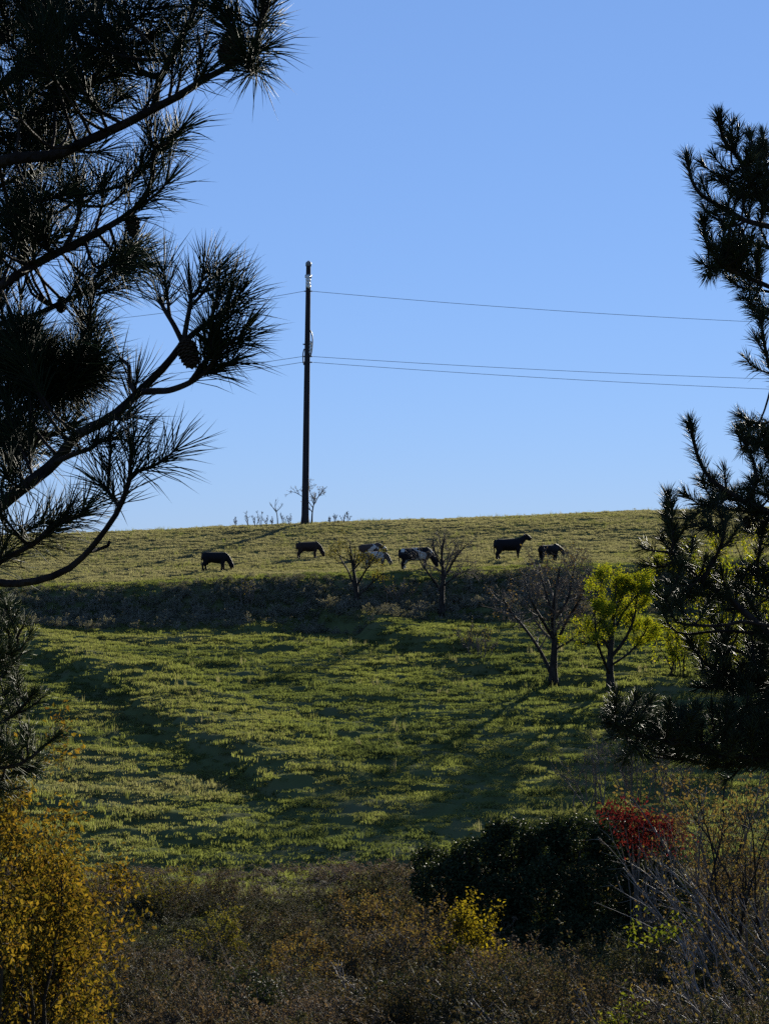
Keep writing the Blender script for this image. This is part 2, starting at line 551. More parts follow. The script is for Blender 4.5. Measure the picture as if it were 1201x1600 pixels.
# ------------------------------------------------------------------ scattered ground cover (geometry nodes on points)
def scatter(name, label, cat, pts, rot, scl, tint, idx, protos):
    me = bpy.data.meshes.new(name)
    n = len(pts)
    me.vertices.add(n)
    me.vertices.foreach_set('co', np.asarray(pts, np.float32).ravel())
    for nm, ty, arr, key in (('rot', 'FLOAT_VECTOR', rot, 'vector'), ('scl', 'FLOAT_VECTOR', scl, 'vector'), ('tint', 'FLOAT', tint, 'value')):
        a_ = me.attributes.new(nm, ty, 'POINT')
        a_.data.foreach_set(key, np.asarray(arr, np.float32).ravel())
    a_ = me.attributes.new('idx', 'INT', 'POINT')
    a_.data.foreach_set('value', np.asarray(idx, np.int32))
    me.update()
    o = bpy.data.objects.new(name, me)
    COL.objects.link(o)
    ng = bpy.data.node_groups.new(name + '_scatter', 'GeometryNodeTree')
    ng.interface.new_socket('Geometry', in_out='INPUT', socket_type='NodeSocketGeometry')
    ng.interface.new_socket('Geometry', in_out='OUTPUT', socket_type='NodeSocketGeometry')
    gi = ng.nodes.new('NodeGroupInput'); go = ng.nodes.new('NodeGroupOutput')
    iop = ng.nodes.new('GeometryNodeInstanceOnPoints')
    join = ng.nodes.new('GeometryNodeJoinGeometry')
    for p in reversed(protos):
        oi = ng.nodes.new('GeometryNodeObjectInfo'); oi.inputs['Object'].default_value = p
        oi.inputs['As Instance'].default_value = True
        ng.links.new(oi.outputs['Geometry'], join.inputs[0])

    def named(nm, ty):
        nn = ng.nodes.new('GeometryNodeInputNamedAttribute'); nn.data_type = ty
        nn.inputs['Name'].default_value = nm
        return nn.outputs['Attribute']
    ng.links.new(gi.outputs[0], iop.inputs['Points'])
    ng.links.new(join.outputs[0], iop.inputs['Instance'])
    iop.inputs['Pick Instance'].default_value = True
    ng.links.new(named('idx', 'INT'), iop.inputs['Instance Index'])
    ng.links.new(named('rot', 'FLOAT_VECTOR'), iop.inputs['Rotation'])
    ng.links.new(named('scl', 'FLOAT_VECTOR'), iop.inputs['Scale'])
    ng.links.new(iop.outputs[0], go.inputs[0])
    md = o.modifiers.new('scatter', 'NODES'); md.node_group = ng
    return tag(o, label, cat, kind='stuff')


def proto_obj(name, mb, material, smooth=False):
    return bpy.data.objects.new(name, mb.mesh(name, material, smooth))


def blades(n, rad, h, w, rng, lean=0.35, segs=2):
    """a patch of curved grass blades; clumped"""
    c = rng.uniform(-1, 1, (max(3, n // 12), 2)) * rad
    k = rng.integers(0, len(c), n)
    xy = c[k] + rng.normal(size=(n, 2)) * rad * 0.16
    hh = h * rng.uniform(0.45, 1.1, n) * (0.7 + 0.5 * rng.random(len(c))[k])
    a = rng.uniform(0, 2 * math.pi, n)
    d = np.stack([np.cos(a), np.sin(a)], 1) * (lean * rng.uniform(0.2, 1.2, n) * hh)[:, None]
    b = rng.uniform(0, 2 * math.pi, n)
    s = np.stack([np.cos(b), np.sin(b), np.zeros(n)], 1) * (w * rng.uniform(0.6, 1.3, n))[:, None] * 0.5
    z = np.zeros((n, 1))
    p0 = np.concatenate([xy, z - 0.02], 1)
    p1 = np.concatenate([xy + d * 0.35, (hh * 0.55)[:, None]], 1)
    p2 = np.concatenate([xy + d, (hh * rng.uniform(0.8, 1.0, n))[:, None]], 1)
    v = np.stack([p0 - s, p0 + s, p1 + s * 0.8, p1 - s * 0.8, p2], 1).reshape(-1, 3)
    i = np.arange(n) * 5
    q = np.stack([i, i + 1, i + 2, i + 3], 1)
    t = np.stack([i + 3, i + 2, i + 4], 1)
    return v, q, t


GRASS = []
for k in range(5):
    v, q, t = blades(120, 0.38, 0.10, 0.02, RNG, lean=0.8)
    GRASS.append(proto_obj('grass_tuft', MB().add(v, q, t), M['grass']))
STALK = []
for k in range(3):
    mb = MB()
    v, q, t = blades(26, 0.2, 0.42, 0.012, RNG, lean=0.3); mb.add(v, q, t)
    STALK.append(proto_obj('tall_grass_tuft', mb, M['grass']))


def weed_proto(h, nst, leafn, material, leaf=0.035, rad=0.16, minr=0.003):
    mb = MB()
    st = np.concatenate([RNG.normal(size=(nst, 2)) * rad * 0.5, np.full((nst, 1), -0.05)], 1)
    d = nrm(np.concatenate([RNG.normal(size=(nst, 2)) * 0.45, np.ones((nst, 1))], 1))
    P0, R0 = limbs(st, d, h * RNG.uniform(0.55, 1.1, nst), np.full(nst, 0.006), 5, 0.14, 0.05, 0.5)
    P1, R1 = grow(P0, R0, 6, (0.25, 1.0), (40, 15), (0.25, 0.5), 0.7, 4, 0.2, 0.1, minr, 0.6)
    P2, R2 = grow(P1, R1, 3, (0.3, 1.0), (45, 15), (0.35, 0.6), 0.8, 3, 0.2, 0.0, minr, 0.6)
    for P, R, s in ((P0, R0, 3), (P1, R1, 3), (P2, R2, 3)):
        v, q, t = tubes(P, R, s, cap=False); mb.add(v, q)
    if leafn:
        v, t = leaves(P2, leafn, leaf, 0.01); mb.add(v, None, t)
        v, t = leaves(P1, leafn, leaf, 0.012); mb.add(v, None, t)
    return proto_obj('dry_weed_plant', mb, material)


WEED = [weed_proto(h, n, l, M['weed'], leaf=0.04) for h, n, l in ((0.75, 7, 1), (0.9, 6, 2), (0.6, 9, 2), (0.8, 6, 1), (0.55, 8, 3))]
BANKW = [weed_proto(h, n, l, M['bank'], leaf=0.06, minr=0.006) for h, n, l in ((0.7, 7, 1), (0.8, 6, 2), (0.6, 8, 2))]


def frustum_points(n, y0, y1, margin=1.22, extra=2.5, rng=RNG):
    """points spread evenly over the ground that the lens and a step to the side can see"""
    y = np.sqrt(rng.uniform(y0 ** 2, y1 ** 2, n))
    x = rng.uniform(-1, 1, n) * (0.2002 * y * margin + extra)
    return x, y


def place(x, y, smin, smax, tilt=0.0, hz=None):
    z = H(x, y)
    n = len(x)
    rot = np.stack([RNG.normal(size=n) * tilt, RNG.normal(size=n) * tilt, RNG.uniform(0, 6.283, n)], 1)
    s = RNG.uniform(smin, smax, n)
    scl = np.stack([s, s, s * (hz if hz is not None else 1)], 1)
    return np.stack([x, y, z], 1), rot, scl


# meadow and plateau grass
x, y = frustum_points(42000, 46.6, 155)
keep = (RNG.random(len(x)) < np.where(y > 100, 0.8, 1.0))
x = x[keep]; y = y[keep]
hz = np.clip(0.8 + 0.9 * fbm(x / 1.1, y / 0.7, 3, 21), 0.4, 1.7)
hz = np.where(y > 101, hz * 0.85, hz)
pt, rot, scl = place(x, y, 0.8, 1.35, 0.08, hz)
dry = 0.28 + 0.42 * fbm(x / 5.0, y / 3.5, 3, 40) + np.where(y > 103, 0.58, 0.0)
dry += 0.35 * sstep(-2, -9, x) * (1 - sstep(56, 68, y)) - 0.10 * sstep(99, 101, y) * (1 - sstep(105, 112, y))
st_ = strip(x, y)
dry = dry * (1 - st_) + 0.45 * st_  # sunlight along the long step is put into the blade colour here
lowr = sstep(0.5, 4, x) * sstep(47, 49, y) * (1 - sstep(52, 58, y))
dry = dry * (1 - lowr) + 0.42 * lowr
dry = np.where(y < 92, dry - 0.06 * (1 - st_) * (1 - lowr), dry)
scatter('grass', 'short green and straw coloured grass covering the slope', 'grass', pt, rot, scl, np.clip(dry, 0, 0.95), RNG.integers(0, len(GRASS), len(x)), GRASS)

# taller tufts here and there
x, y = frustum_points(3800, 47, 150)
keep = fbm(x / 3.0, y / 3.0, 2, 50) > 0.02
x = x[keep]; y = y[keep]
pt, rot, scl = place(x, y, 0.5, 1.1, 0.1)
scatter('tall_grass', 'taller pale tufts of grass dotted over the slope', 'grass', pt, rot, scl, np.clip(RNG.normal(0.45, 0.25, len(x)), 0, 1), RNG.integers(0, 3, len(x)), STALK)

# weeds on the bank below the grazed field
x = RNG.uniform(-26, 28, 4600); y = RNG.uniform(92.5, 100.8, 4600)
keep = RNG.random(len(x)) < (0.35 + 0.65 * sstep(93.5, 96.5, y)) * (0.55 + 0.6 * fbm(x / 3.0, y / 3.0, 2, 60) + 0.3)
x = x[keep]; y = y[keep]
pt, rot, scl = place(x, y, 0.4, 0.95, 0.12)
scl *= (1 - 0.45 * sstep(98.5, 100.5, y))[:, None]
scatter('bank_weeds', 'dark tangled weeds covering the bank below the cows', 'weeds', pt, rot, scl, np.clip(RNG.normal(0.3, 0.2, len(x)), 0, 1), RNG.integers(0, 3, len(x)), BANKW)

# brown scrub in the hollow
x, y = frustum_points(5600, 17, 46.3, 1.25, 2.0)
keep = ~((x > 1.5) & (x < 4.8) & (y > 28.5) & (y < 37.5) & (RNG.random(len(x)) < 0.85))     # bare under the thicket
x = x[keep]; y = y[keep]
hz = np.clip(0.8 + 0.9 * fbm(x / 1.8, y / 1.8, 3, 70), 0.3, 1.7)
hz = hz * np.where(y > 41.5, 0.45, 1.0)
pt, rot, scl = place(x, y, 0.6, 1.15, 0.14, hz)
tint = 0.36 + 0.8 * fbm(x / 2.0, y / 2.5, 3, 71) + np.where(y > 41.5, 0.25, 0) - 0.14 * (1 - sstep(22, 34, y))
scatter('dry_scrub', 'brown dry weeds and twigs filling the hollow', 'scrub', pt, rot, scl, np.clip(tint, 0, 0.9), RNG.integers(0, 5, len(x)), WEED)
x, y = frustum_points(2600, 30, 46.5, 1.25, 2.0)
keep = RNG.random(len(x)) < sstep(31, 43, y) * 0.9 + 0.1
x = x[keep]; y = y[keep]
pt, rot, scl = place(x, y, 0.8, 1.5, 0.1)
scatter('rough_grass', 'rough olive grass growing among the dry scrub', 'grass', pt, rot, scl, np.clip(0.55 + 0.5 * fbm(x / 2.5, y / 2.5, 2, 75), 0, 1), RNG.integers(0, len(GRASS), len(x)), GRASS)


# ------------------------------------------------------------------ trees traced from the photograph
def path(pts, D, wobble=0.0, rng=RNG, dz=None):
    """pixel polyline at forward distance D, with depth of its own"""
    n = len(pts)
    w = np.cumsum(rng.normal(size=n)) * wobble
    w = w - w[0]
    if dz is not None:
        w = w + np.linspace(0, dz, n)
    return np.array([at(p[0], p[1], D + w[i]) for i, p in enumerate(pts)])


def stack(paths, K, radii):
    P = np.stack([resample(p, K) for p in paths])
    R = np.stack([r0 + (r1 - r0) * np.linspace(0, 1, K) for r0, r1 in radii])
    return P, R


def traced_tree(name, label, cat, base, limbs_px, D, bark, levels, leaf=None, group=None, wob=0.25, crown_name='twigs', leaf_name='leaves', minr=0.008, twig_mat=None, fl=1.15):
    """limbs_px: [(pixels, r0, r1), ...] first one is the trunk; levels: grow() settings; leaf: (material, per twig, size, spread)"""
    root = empty(name, base, label, cat, group)
    tp = path(limbs_px[0][0], D, 0.03)
    tp[0] = base - np.array([0, 0, 0.08])
    K = 14
    P, R = stack([tp], K, [limbs_px[0][1:]])
    R[0, 0] *= fl * 1.2; R[0, 1] *= fl
    MB().add(*tubes(P, R, 9)).build('trunk', bark, root)
    mbs = []
    LP, LR = [P], [R]
    for pts, r0, r1 in limbs_px[1:]:
        lp = path(pts, D, wob)
        # root the limb on the trunk
        j = np.argmin(np.linalg.norm(P[0] - lp[0], axis=1)); lp[0] = P[0, j]
        p_, r_ = stack([lp], K, [(r0, r1)])
        MB().add(*tubes(p_, r_, 7)).build('limb', bark, root)
        LP.append(p_); LR.append(r_)
    P = np.concatenate(LP); R = np.concatenate(LR)
    mb = MB(); last = None
    allP = []
    for i, kw in enumerate(levels):
        P, R = grow(P, R, minr=minr, **kw)
        v, q, t = tubes(P, R, 4 if i == 0 else 3, cap=False)
        mb.add(v, q); last = P
        allP.append(P)
    mb.build(crown_name, twig_mat or bark, root, stuff=True)
    if leaf:
        m, per, size, spread = leaf[:4]
        v, t = leaves(last, per, size, spread, (0.3, 1.0), mask=leaf[4] if len(leaf) > 4 else None)
        MB().add(v, None, t).build(leaf_name, m, root, smooth=False, stuff=True)
    return root


def proj(c):
    """world points -> photograph pixels"""
    ct, st = math.cos(PITCH), math.sin(PITCH)
    f = c[:, 1] * ct + c[:, 2] * st
    u = -c[:, 1] * st + c[:, 2] * ct
    return CXP + F * c[:, 0] / f, CYP - F * u / f


# the large leafless tree on the slope
b = ghit(864, 1072)
traced_tree('bare_tree', 'wide leafless grey tree on the green slope beside the yellow-green tree', 'tree', b,
    [([(864, 1072), (864, 1040), (866, 1005), (863, 965), (868, 925), (874, 885)], 0.17, 0.03),
     ([(862, 1052), (842, 1015), (818, 980), (797, 955), (782, 930)], 0.085, 0.025),
     ([(864, 1005), (846, 968), (828, 935), (818, 900)], 0.075, 0.02),
     ([(866, 1008), (884, 972), (906, 935), (920, 895)], 0.075, 0.02),
     ([(866, 985), (858, 945), (846, 905), (842, 882)], 0.06, 0.02),
     ([(865, 1022), (892, 1000), (918, 975), (930, 955)], 0.045, 0.015),
     ([(865, 975), (885, 940), (893, 905), (898, 880)], 0.06, 0.02)],
    b[1], M['bark_grey'],
    [dict(n=14, trange=(0.3, 1), ang=(45, 14), lr=(0.25, 0.48), rr=0.5, K=6, wob=0.14, up=0.16),
     dict(n=8, trange=(0.2, 1), ang=(42, 14), lr=(0.35, 0.6), rr=0.6, K=5, wob=0.16, up=0.08),
     dict(n=4, trange=(0.25, 1), ang=(40, 14), lr=(0.35, 0.6), rr=0.7, K=4, wob=0.16, up=0.0)],
    leaf=(M['leaf_brown'], 1, 0.09, 0.02, lambda c: RNG.random(len(c)) < 0.22), wob=0.45, minr=0.007, twig_mat=M['twig'])

# the yellow-green tree
b2 = ghit(954, 1076)
traced_tree('leafy_tree', 'small tree with bright yellow-green crown on the slope', 'tree', b2,
    [([(954, 1076), (952, 1045), (954, 1010), (958, 965), (962, 915)], 0.16, 0.03),
     ([(952, 1050), (938, 1020), (930, 985), (928, 945)], 0.07, 0.02),
     ([(953, 1030), (975, 1000), (990, 965), (996, 925)], 0.08, 0.02),
     ([(954, 1005), (942, 965), (938, 925), (940, 905)], 0.06, 0.02),
     ([(957, 985), (978, 950), (1000, 925), (1012, 912)], 0.06, 0.02),
     ([(953, 1040), (980, 1022), (1000, 1000), (1010, 980)], 0.05, 0.02),
     ([(958, 960), (970, 930), (980, 905)], 0.05, 0.02)],
    b2[1], M['bark_grey'],
    [dict(n=12, trange=(0.35, 1), ang=(48, 14), lr=(0.22, 0.4), rr=0.5, K=6, wob=0.14, up=0.14),
     dict(n=6, trange=(0.2, 1), ang=(45, 14), lr=(0.3, 0.55), rr=0.6, K=4, wob=0.16, up=0.05)],
    leaf=(M['leaf_yg'], 90, 0.075, 0.09, lambda c: RNG.random(len(c)) < (0.45 + 0.75 * np.clip(fbm(c[:, 0] * 1.7, c[:, 2] * 1.7 + c[:, 1], 2, 4), -0.5, 0.5)) * np.where(proj(c)[1] > 1015, 0.35, 1.0)), wob=0.4)

# leafless tree on the bank, beside the pied cow
b3 = ghit(690, 962)
traced_tree('bare_tree', 'leafless tree on the bank in front of the pied cow', 'tree', b3,
    [([(690, 962), (690, 930), (692, 900), (690, 868), (694, 842)], 0.17, 0.03),
     ([(690, 925), (672, 900), (658, 880), (650, 862)], 0.07, 0.02),
     ([(691, 905), (706, 880), (722, 858), (732, 848)], 0.07, 0.02),
     ([(690, 915), (712, 900), (735, 888)], 0.05, 0.02),
     ([(691, 890), (680, 865), (676, 842)], 0.05, 0.02)],
    b3[1], M['bark_grey'],
    [dict(n=13, trange=(0.3, 1), ang=(42, 14), lr=(0.32, 0.55), rr=0.5, K=6, wob=0.14, up=0.12),
     dict(n=6, trange=(0.2, 1), ang=(40, 14), lr=(0.35, 0.6), rr=0.65, K=4, wob=0.15, up=0.05),
     dict(n=4, trange=(0.25, 1), ang=(40, 14), lr=(0.35, 0.6), rr=0.7, K=3, wob=0.16, up=0.0)],
    wob=0.4, minr=0.008, twig_mat=M['twig'])

# small tree with yellowing leaves on the bank
b4 = ghit(557, 948)
traced_tree('small_tree', 'small forked tree with sparse yellowing leaves on the bank', 'tree', b4,
    [([(557, 948), (556, 920), (552, 890), (548, 862), (546, 845)], 0.15, 0.02),
     ([(556, 925), (545, 895), (532, 872), (526, 858)], 0.06, 0.02),
     ([(556, 920), (572, 890), (586, 872), (592, 860)], 0.06, 0.02),
     ([(557, 935), (580, 912), (600, 895)], 0.05, 0.02)],
    b4[1], M['bark_grey'],
    [dict(n=8, trange=(0.3, 1), ang=(45, 14), lr=(0.28, 0.45), rr=0.5, K=5, wob=0.14, up=0.12),
     dict(n=5, trange=(0.2, 1), ang=(42, 14), lr=(0.35, 0.6), rr=0.65, K=4, wob=0.16, up=0.05)],
    leaf=(M['leaf_olive'], 14, 0.085, 0.08, lambda c: RNG.random(len(c)) < 0.6), wob=0.35)

# saplings on the crest by the pole
PB = ghit(476, 826)
PD = 138.5
PB = np.array([at(476.5, 820, PD)[0], PD, 0]); PB[2] = Hs(PB[0], PB[1])


def crest(px, D):
    x_ = at(px, 820, D)[0]
    return np.array([x_, D, Hs(x_, D)])


sb = crest(487, 139.2)
traced_tree('sapling', 'slender sapling with thin spreading crown behind the utility pole', 'tree', sb,
    [([(487, 820), (488, 800), (491, 784), (494, 770)], 0.07, 0.02),
     ([(490, 788), (500, 772), (511, 760)], 0.035, 0.015),
     ([(489, 795), (478, 780), (462, 770), (452, 768)], 0.035, 0.015),
     ([(491, 782), (484, 768), (482, 752)], 0.03, 0.015)],
    sb[1], M['bark_grey'],
    [dict(n=9, trange=(0.35, 1), ang=(45, 14), lr=(0.25, 0.45), rr=0.6, K=5, wob=0.14, up=0.1),
     dict(n=4, trange=(0.3, 1), ang=(42, 14), lr=(0.35, 0.6), rr=0.7, K=3, wob=0.16, up=0.05)],
    leaf=(M['leaf_brown'], 4, 0.10, 0.05, lambda c: RNG.random(len(c)) < 0.5), wob=0.3, minr=0.010)
sb = crest(434, 139.5)
traced_tree('sapling', 'tiny leafless sapling on the crest left of the utility pole', 'tree', sb,
    [([(434, 822), (433, 805), (430, 792), (431, 780)], 0.045, 0.015),
     ([(432, 800), (424, 790), (421, 785)], 0.025, 0.012),
     ([(432, 800), (439, 792), (441, 786)], 0.025, 0.012)],
    sb[1], M['bark_grey'], [dict(n=5, trange=(0.35, 1), ang=(40, 14), lr=(0.25, 0.45), rr=0.6, K=4, wob=0.14, up=0.1)], wob=0.2, minr=0.011)

for k, (px, hp) in enumerate([(368, 14), (388, 20), (399, 15), (408, 19), (417, 13), (426, 12), (443, 16), (453, 14), (515, 10), (523, 13), (536, 17), (543, 15)]):
    c = crest(px, 138.6 + RNG.uniform(0, 1.5))
    h = hp * c[1] / F * 1.15
    n = 4
    d = nrm(np.concatenate([RNG.normal(size=(n, 2)) * 0.16, np.ones((n, 1))], 1))
    P, R = limbs(np.tile(c - [0, 0, 0.1], (n, 1)), d, h * RNG.uniform(0.6, 1.1, n) + 0.1, np.full(n, 0.014), 5, 0.08, 0.05, 0.7)
    P1, R1 = grow(P, R, 6, (0.4, 1), (30, 10), (0.2, 0.35), 0.8, 3, 0.1, 0.1, 0.009, 0.7)
    mb = MB(); mb.add(*tubes(P, R, 4)); v, q, t = tubes(P1, R1, 3, False); mb.add(v, q)
    v, t = leaves(P1, 3, 0.07, 0.02); mb.add(v, None, t)
    root = empty('dry_weed', c, 'thin dry weed stalk standing against the sky on the crest', 'weed', 'dry weeds on the crest')
    mb.build('stalks', M['twig'], root)

# ------------------------------------------------------------------ utility pole and wires
SC = PD / F                    # metres per photograph pixel at the pole
ptop = at(482, 411, PD)
pole = empty('utility_pole', PB, 'tall dark tapered utility pole on the crest of the hill', 'utility pole')


def along(py, dx=0.0, dy=0.0):
    """point on the pole's axis at a photograph row"""
    zt = at(480, py, PD)[2]
    f = (zt - PB[2]) / (ptop[2] - PB[2])
    p = PB + (ptop - PB) * f
    return p + np.array([dx * SC, dy, 0])


zz = [840, 818, 806, 780, 700, 600, 500, 430, 413]
rr_ = [8.5, 7.6, 6.3, 5.9, 5.6, 5.1, 4.5, 4.1, 3.9]
P = np.stack([np.array([along(r) for r in zz])]); R = np.array([rr_]) * SC * 0.92
MB().add(*tubes(P, R, 16)).build('shaft', M['pole'], pole)
MB().add(*tubes([[along(416), along(411), along(409.5)]], np.array([[4.7, 4.7, 3.5]]) * SC, 14)).build('cap', M['steel'], pole)
MB().add(*tubes([[along(434), along(430)]], np.array([[5.4, 5.4]]) * SC, 14)).build('band', M['steel'], pole)


def insulator(c, axis_, n=4, r=0.11, L=0.5):
    mb = MB()
    ax = nrm(np.array(axis_, float))
    s = np.linspace(0, 1, n * 6)
    prof = 0.35 + 0.65 * np.abs(np.sin(s * math.pi * n))
    P_ = np.array([c + ax * L * k for k in s])[None]
    mb.add(*tubes(P_, (prof * r)[None], 12))
    return mb


insulator(along(431, 1.2, -0.33), (0, -0.05, -1), 4, 0.13, 0.95).build('insulator', M['porcelain'], pole)
insulator(along(431, -2.0, -0.31), (0, -0.05, -1), 4, 0.10, 0.9).build('insulator', M['porcelain'], pole)
MB().add(*tubes([[along(455, -6.2), along(455, 0), along(455, 6.2)]], np.array([[1.0, 1.0, 1.0]]) * SC, 8)).build('crossarm', M['steel'], pole)
for r_ in (557, 566):
    MB().add(*tubes([[along(r_, -7.4), along(r_, 0), along(r_, 7.4)]], np.array([[1.1, 1.1, 1.1]]) * SC, 8)).build('crossarm', M['steel'], pole)
MB().add(*tubes([[along(538, -7), along(538, 0), along(538, 6)]], np.array([[1.2, 1.2, 1.2]]) * SC, 8)).build('band', M['steel'], pole)
lp = resample([along(516, 4.2), along(522, 6.6), along(530, 7.8), along(540, 7.6), along(550, 6.6), along(556, 5.2)], 18)
MB().add(*tubes([lp], np.full((1, 18), 1.0 * SC), 8)).build('jumper_cable', M['steel'], pole)
insulator(along(533, 5.2, -0.1), (-0.05, 0, -1), 4, 0.10, 0.95).build('insulator', M['porcelain'], pole)
lp = resample([along(545, -5), along(553, -6.6), along(562, -6.4), along(570, -5)], 12)
MB().add(*tubes([lp], np.full((1, 12), 1.0 * SC), 8)).build('jumper_cable', M['steel'], pole)


def wire(name, label, row, right, left, sag_r, sag_l, off):
    a = along(row, 0, 0)
    pr = at(*right); pl = at(*left)

    def span(p0, p1, sag, n):
        t = np.linspace(0, 1, n)[:, None]
        p = p0 + (p1 - p0) * t
        p[:, 2] -= 4 * sag * t[:, 0] * (1 - t[:, 0])
        return p
    L_ = span(pl, a + [-off * SC, 0, 0], sag_l, 40); R_ = span(a + [off * SC, 0, 0], pr, sag_r, 40)
    P_ = np.concatenate([L_, R_])[None]
    o = MB().add(*tubes(P_, np.full((1, P_.shape[1]), 0.018), 6)).build(name, M['wire'])
    return tag(o, label, 'power line', 'wires on the pole')


wire('power_line', 'highest of the three thin wires strung on the utility pole', 455, (1420, 512, 145), (-260, 516, 165), 0.35, 1.0, 6.2)
wire('power_line', 'upper wire of the lower pair strung on the utility pole', 557, (1420, 598, 145), (-260, 604, 165), 0.25, 0.9, 7.4)
wire('power_line', 'lowest wire strung on the utility pole', 566, (1420, 616, 145), (-260, 618, 165), 0.25, 0.9, 7.4)


# ------------------------------------------------------------------ cows
def loft(mb, pts, ry, rz, n=14, side=(0, 1, 0)):
    """closed tube with an oval section; pts in the animal's own space"""
    p = np.asarray(pts, float)
    T = nrm(np.gradient(p, axis=0))
    S = np.tile(np.asarray(side, float), (len(p), 1))
    S = nrm(S - (S * T).sum(1, keepdims=True) * T)
    U = np.cross(T, S)
    a = np.arange(n) * 2 * math.pi / n
    v = p[:, None] + S[:, None] * (np.cos(a)[None, :, None] * np.asarray(ry)[:, None, None]) + U[:, None] * (np.sin(a)[None, :, None] * np.asarray(rz)[:, None, None])
    idx = np.arange(len(p) * n).reshape(len(p), n)
    i0, i1 = idx[:-1], idx[1:]
    q = np.stack([i0, np.roll(i0, -1, 1), np.roll(i1, -1, 1), i1], -1).reshape(-1, 4)
    vv = np.concatenate([v.reshape(-1, 3), p[:1], p[-1:]])
    c0, c1 = len(p) * n, len(p) * n + 1
    t1 = np.stack([np.roll(idx[0], -1), idx[0], np.full(n, c0)], -1); t2 = np.stack([idx[-1], np.roll(idx[-1], -1), np.full(n, c1)], -1)
    mb.add(vv, q, np.concatenate([t1, t2]))


def fine(pts, ry, rz, K):
    p = np.asarray(pts, float)
    s = np.concatenate([[0], np.cumsum(np.linalg.norm(np.diff(p, axis=0), axis=1))])
    q = resample(p, K)
    u = np.linspace(0, s[-1], K)
    return q, np.interp(u, s, ry), np.interp(u, s, rz)


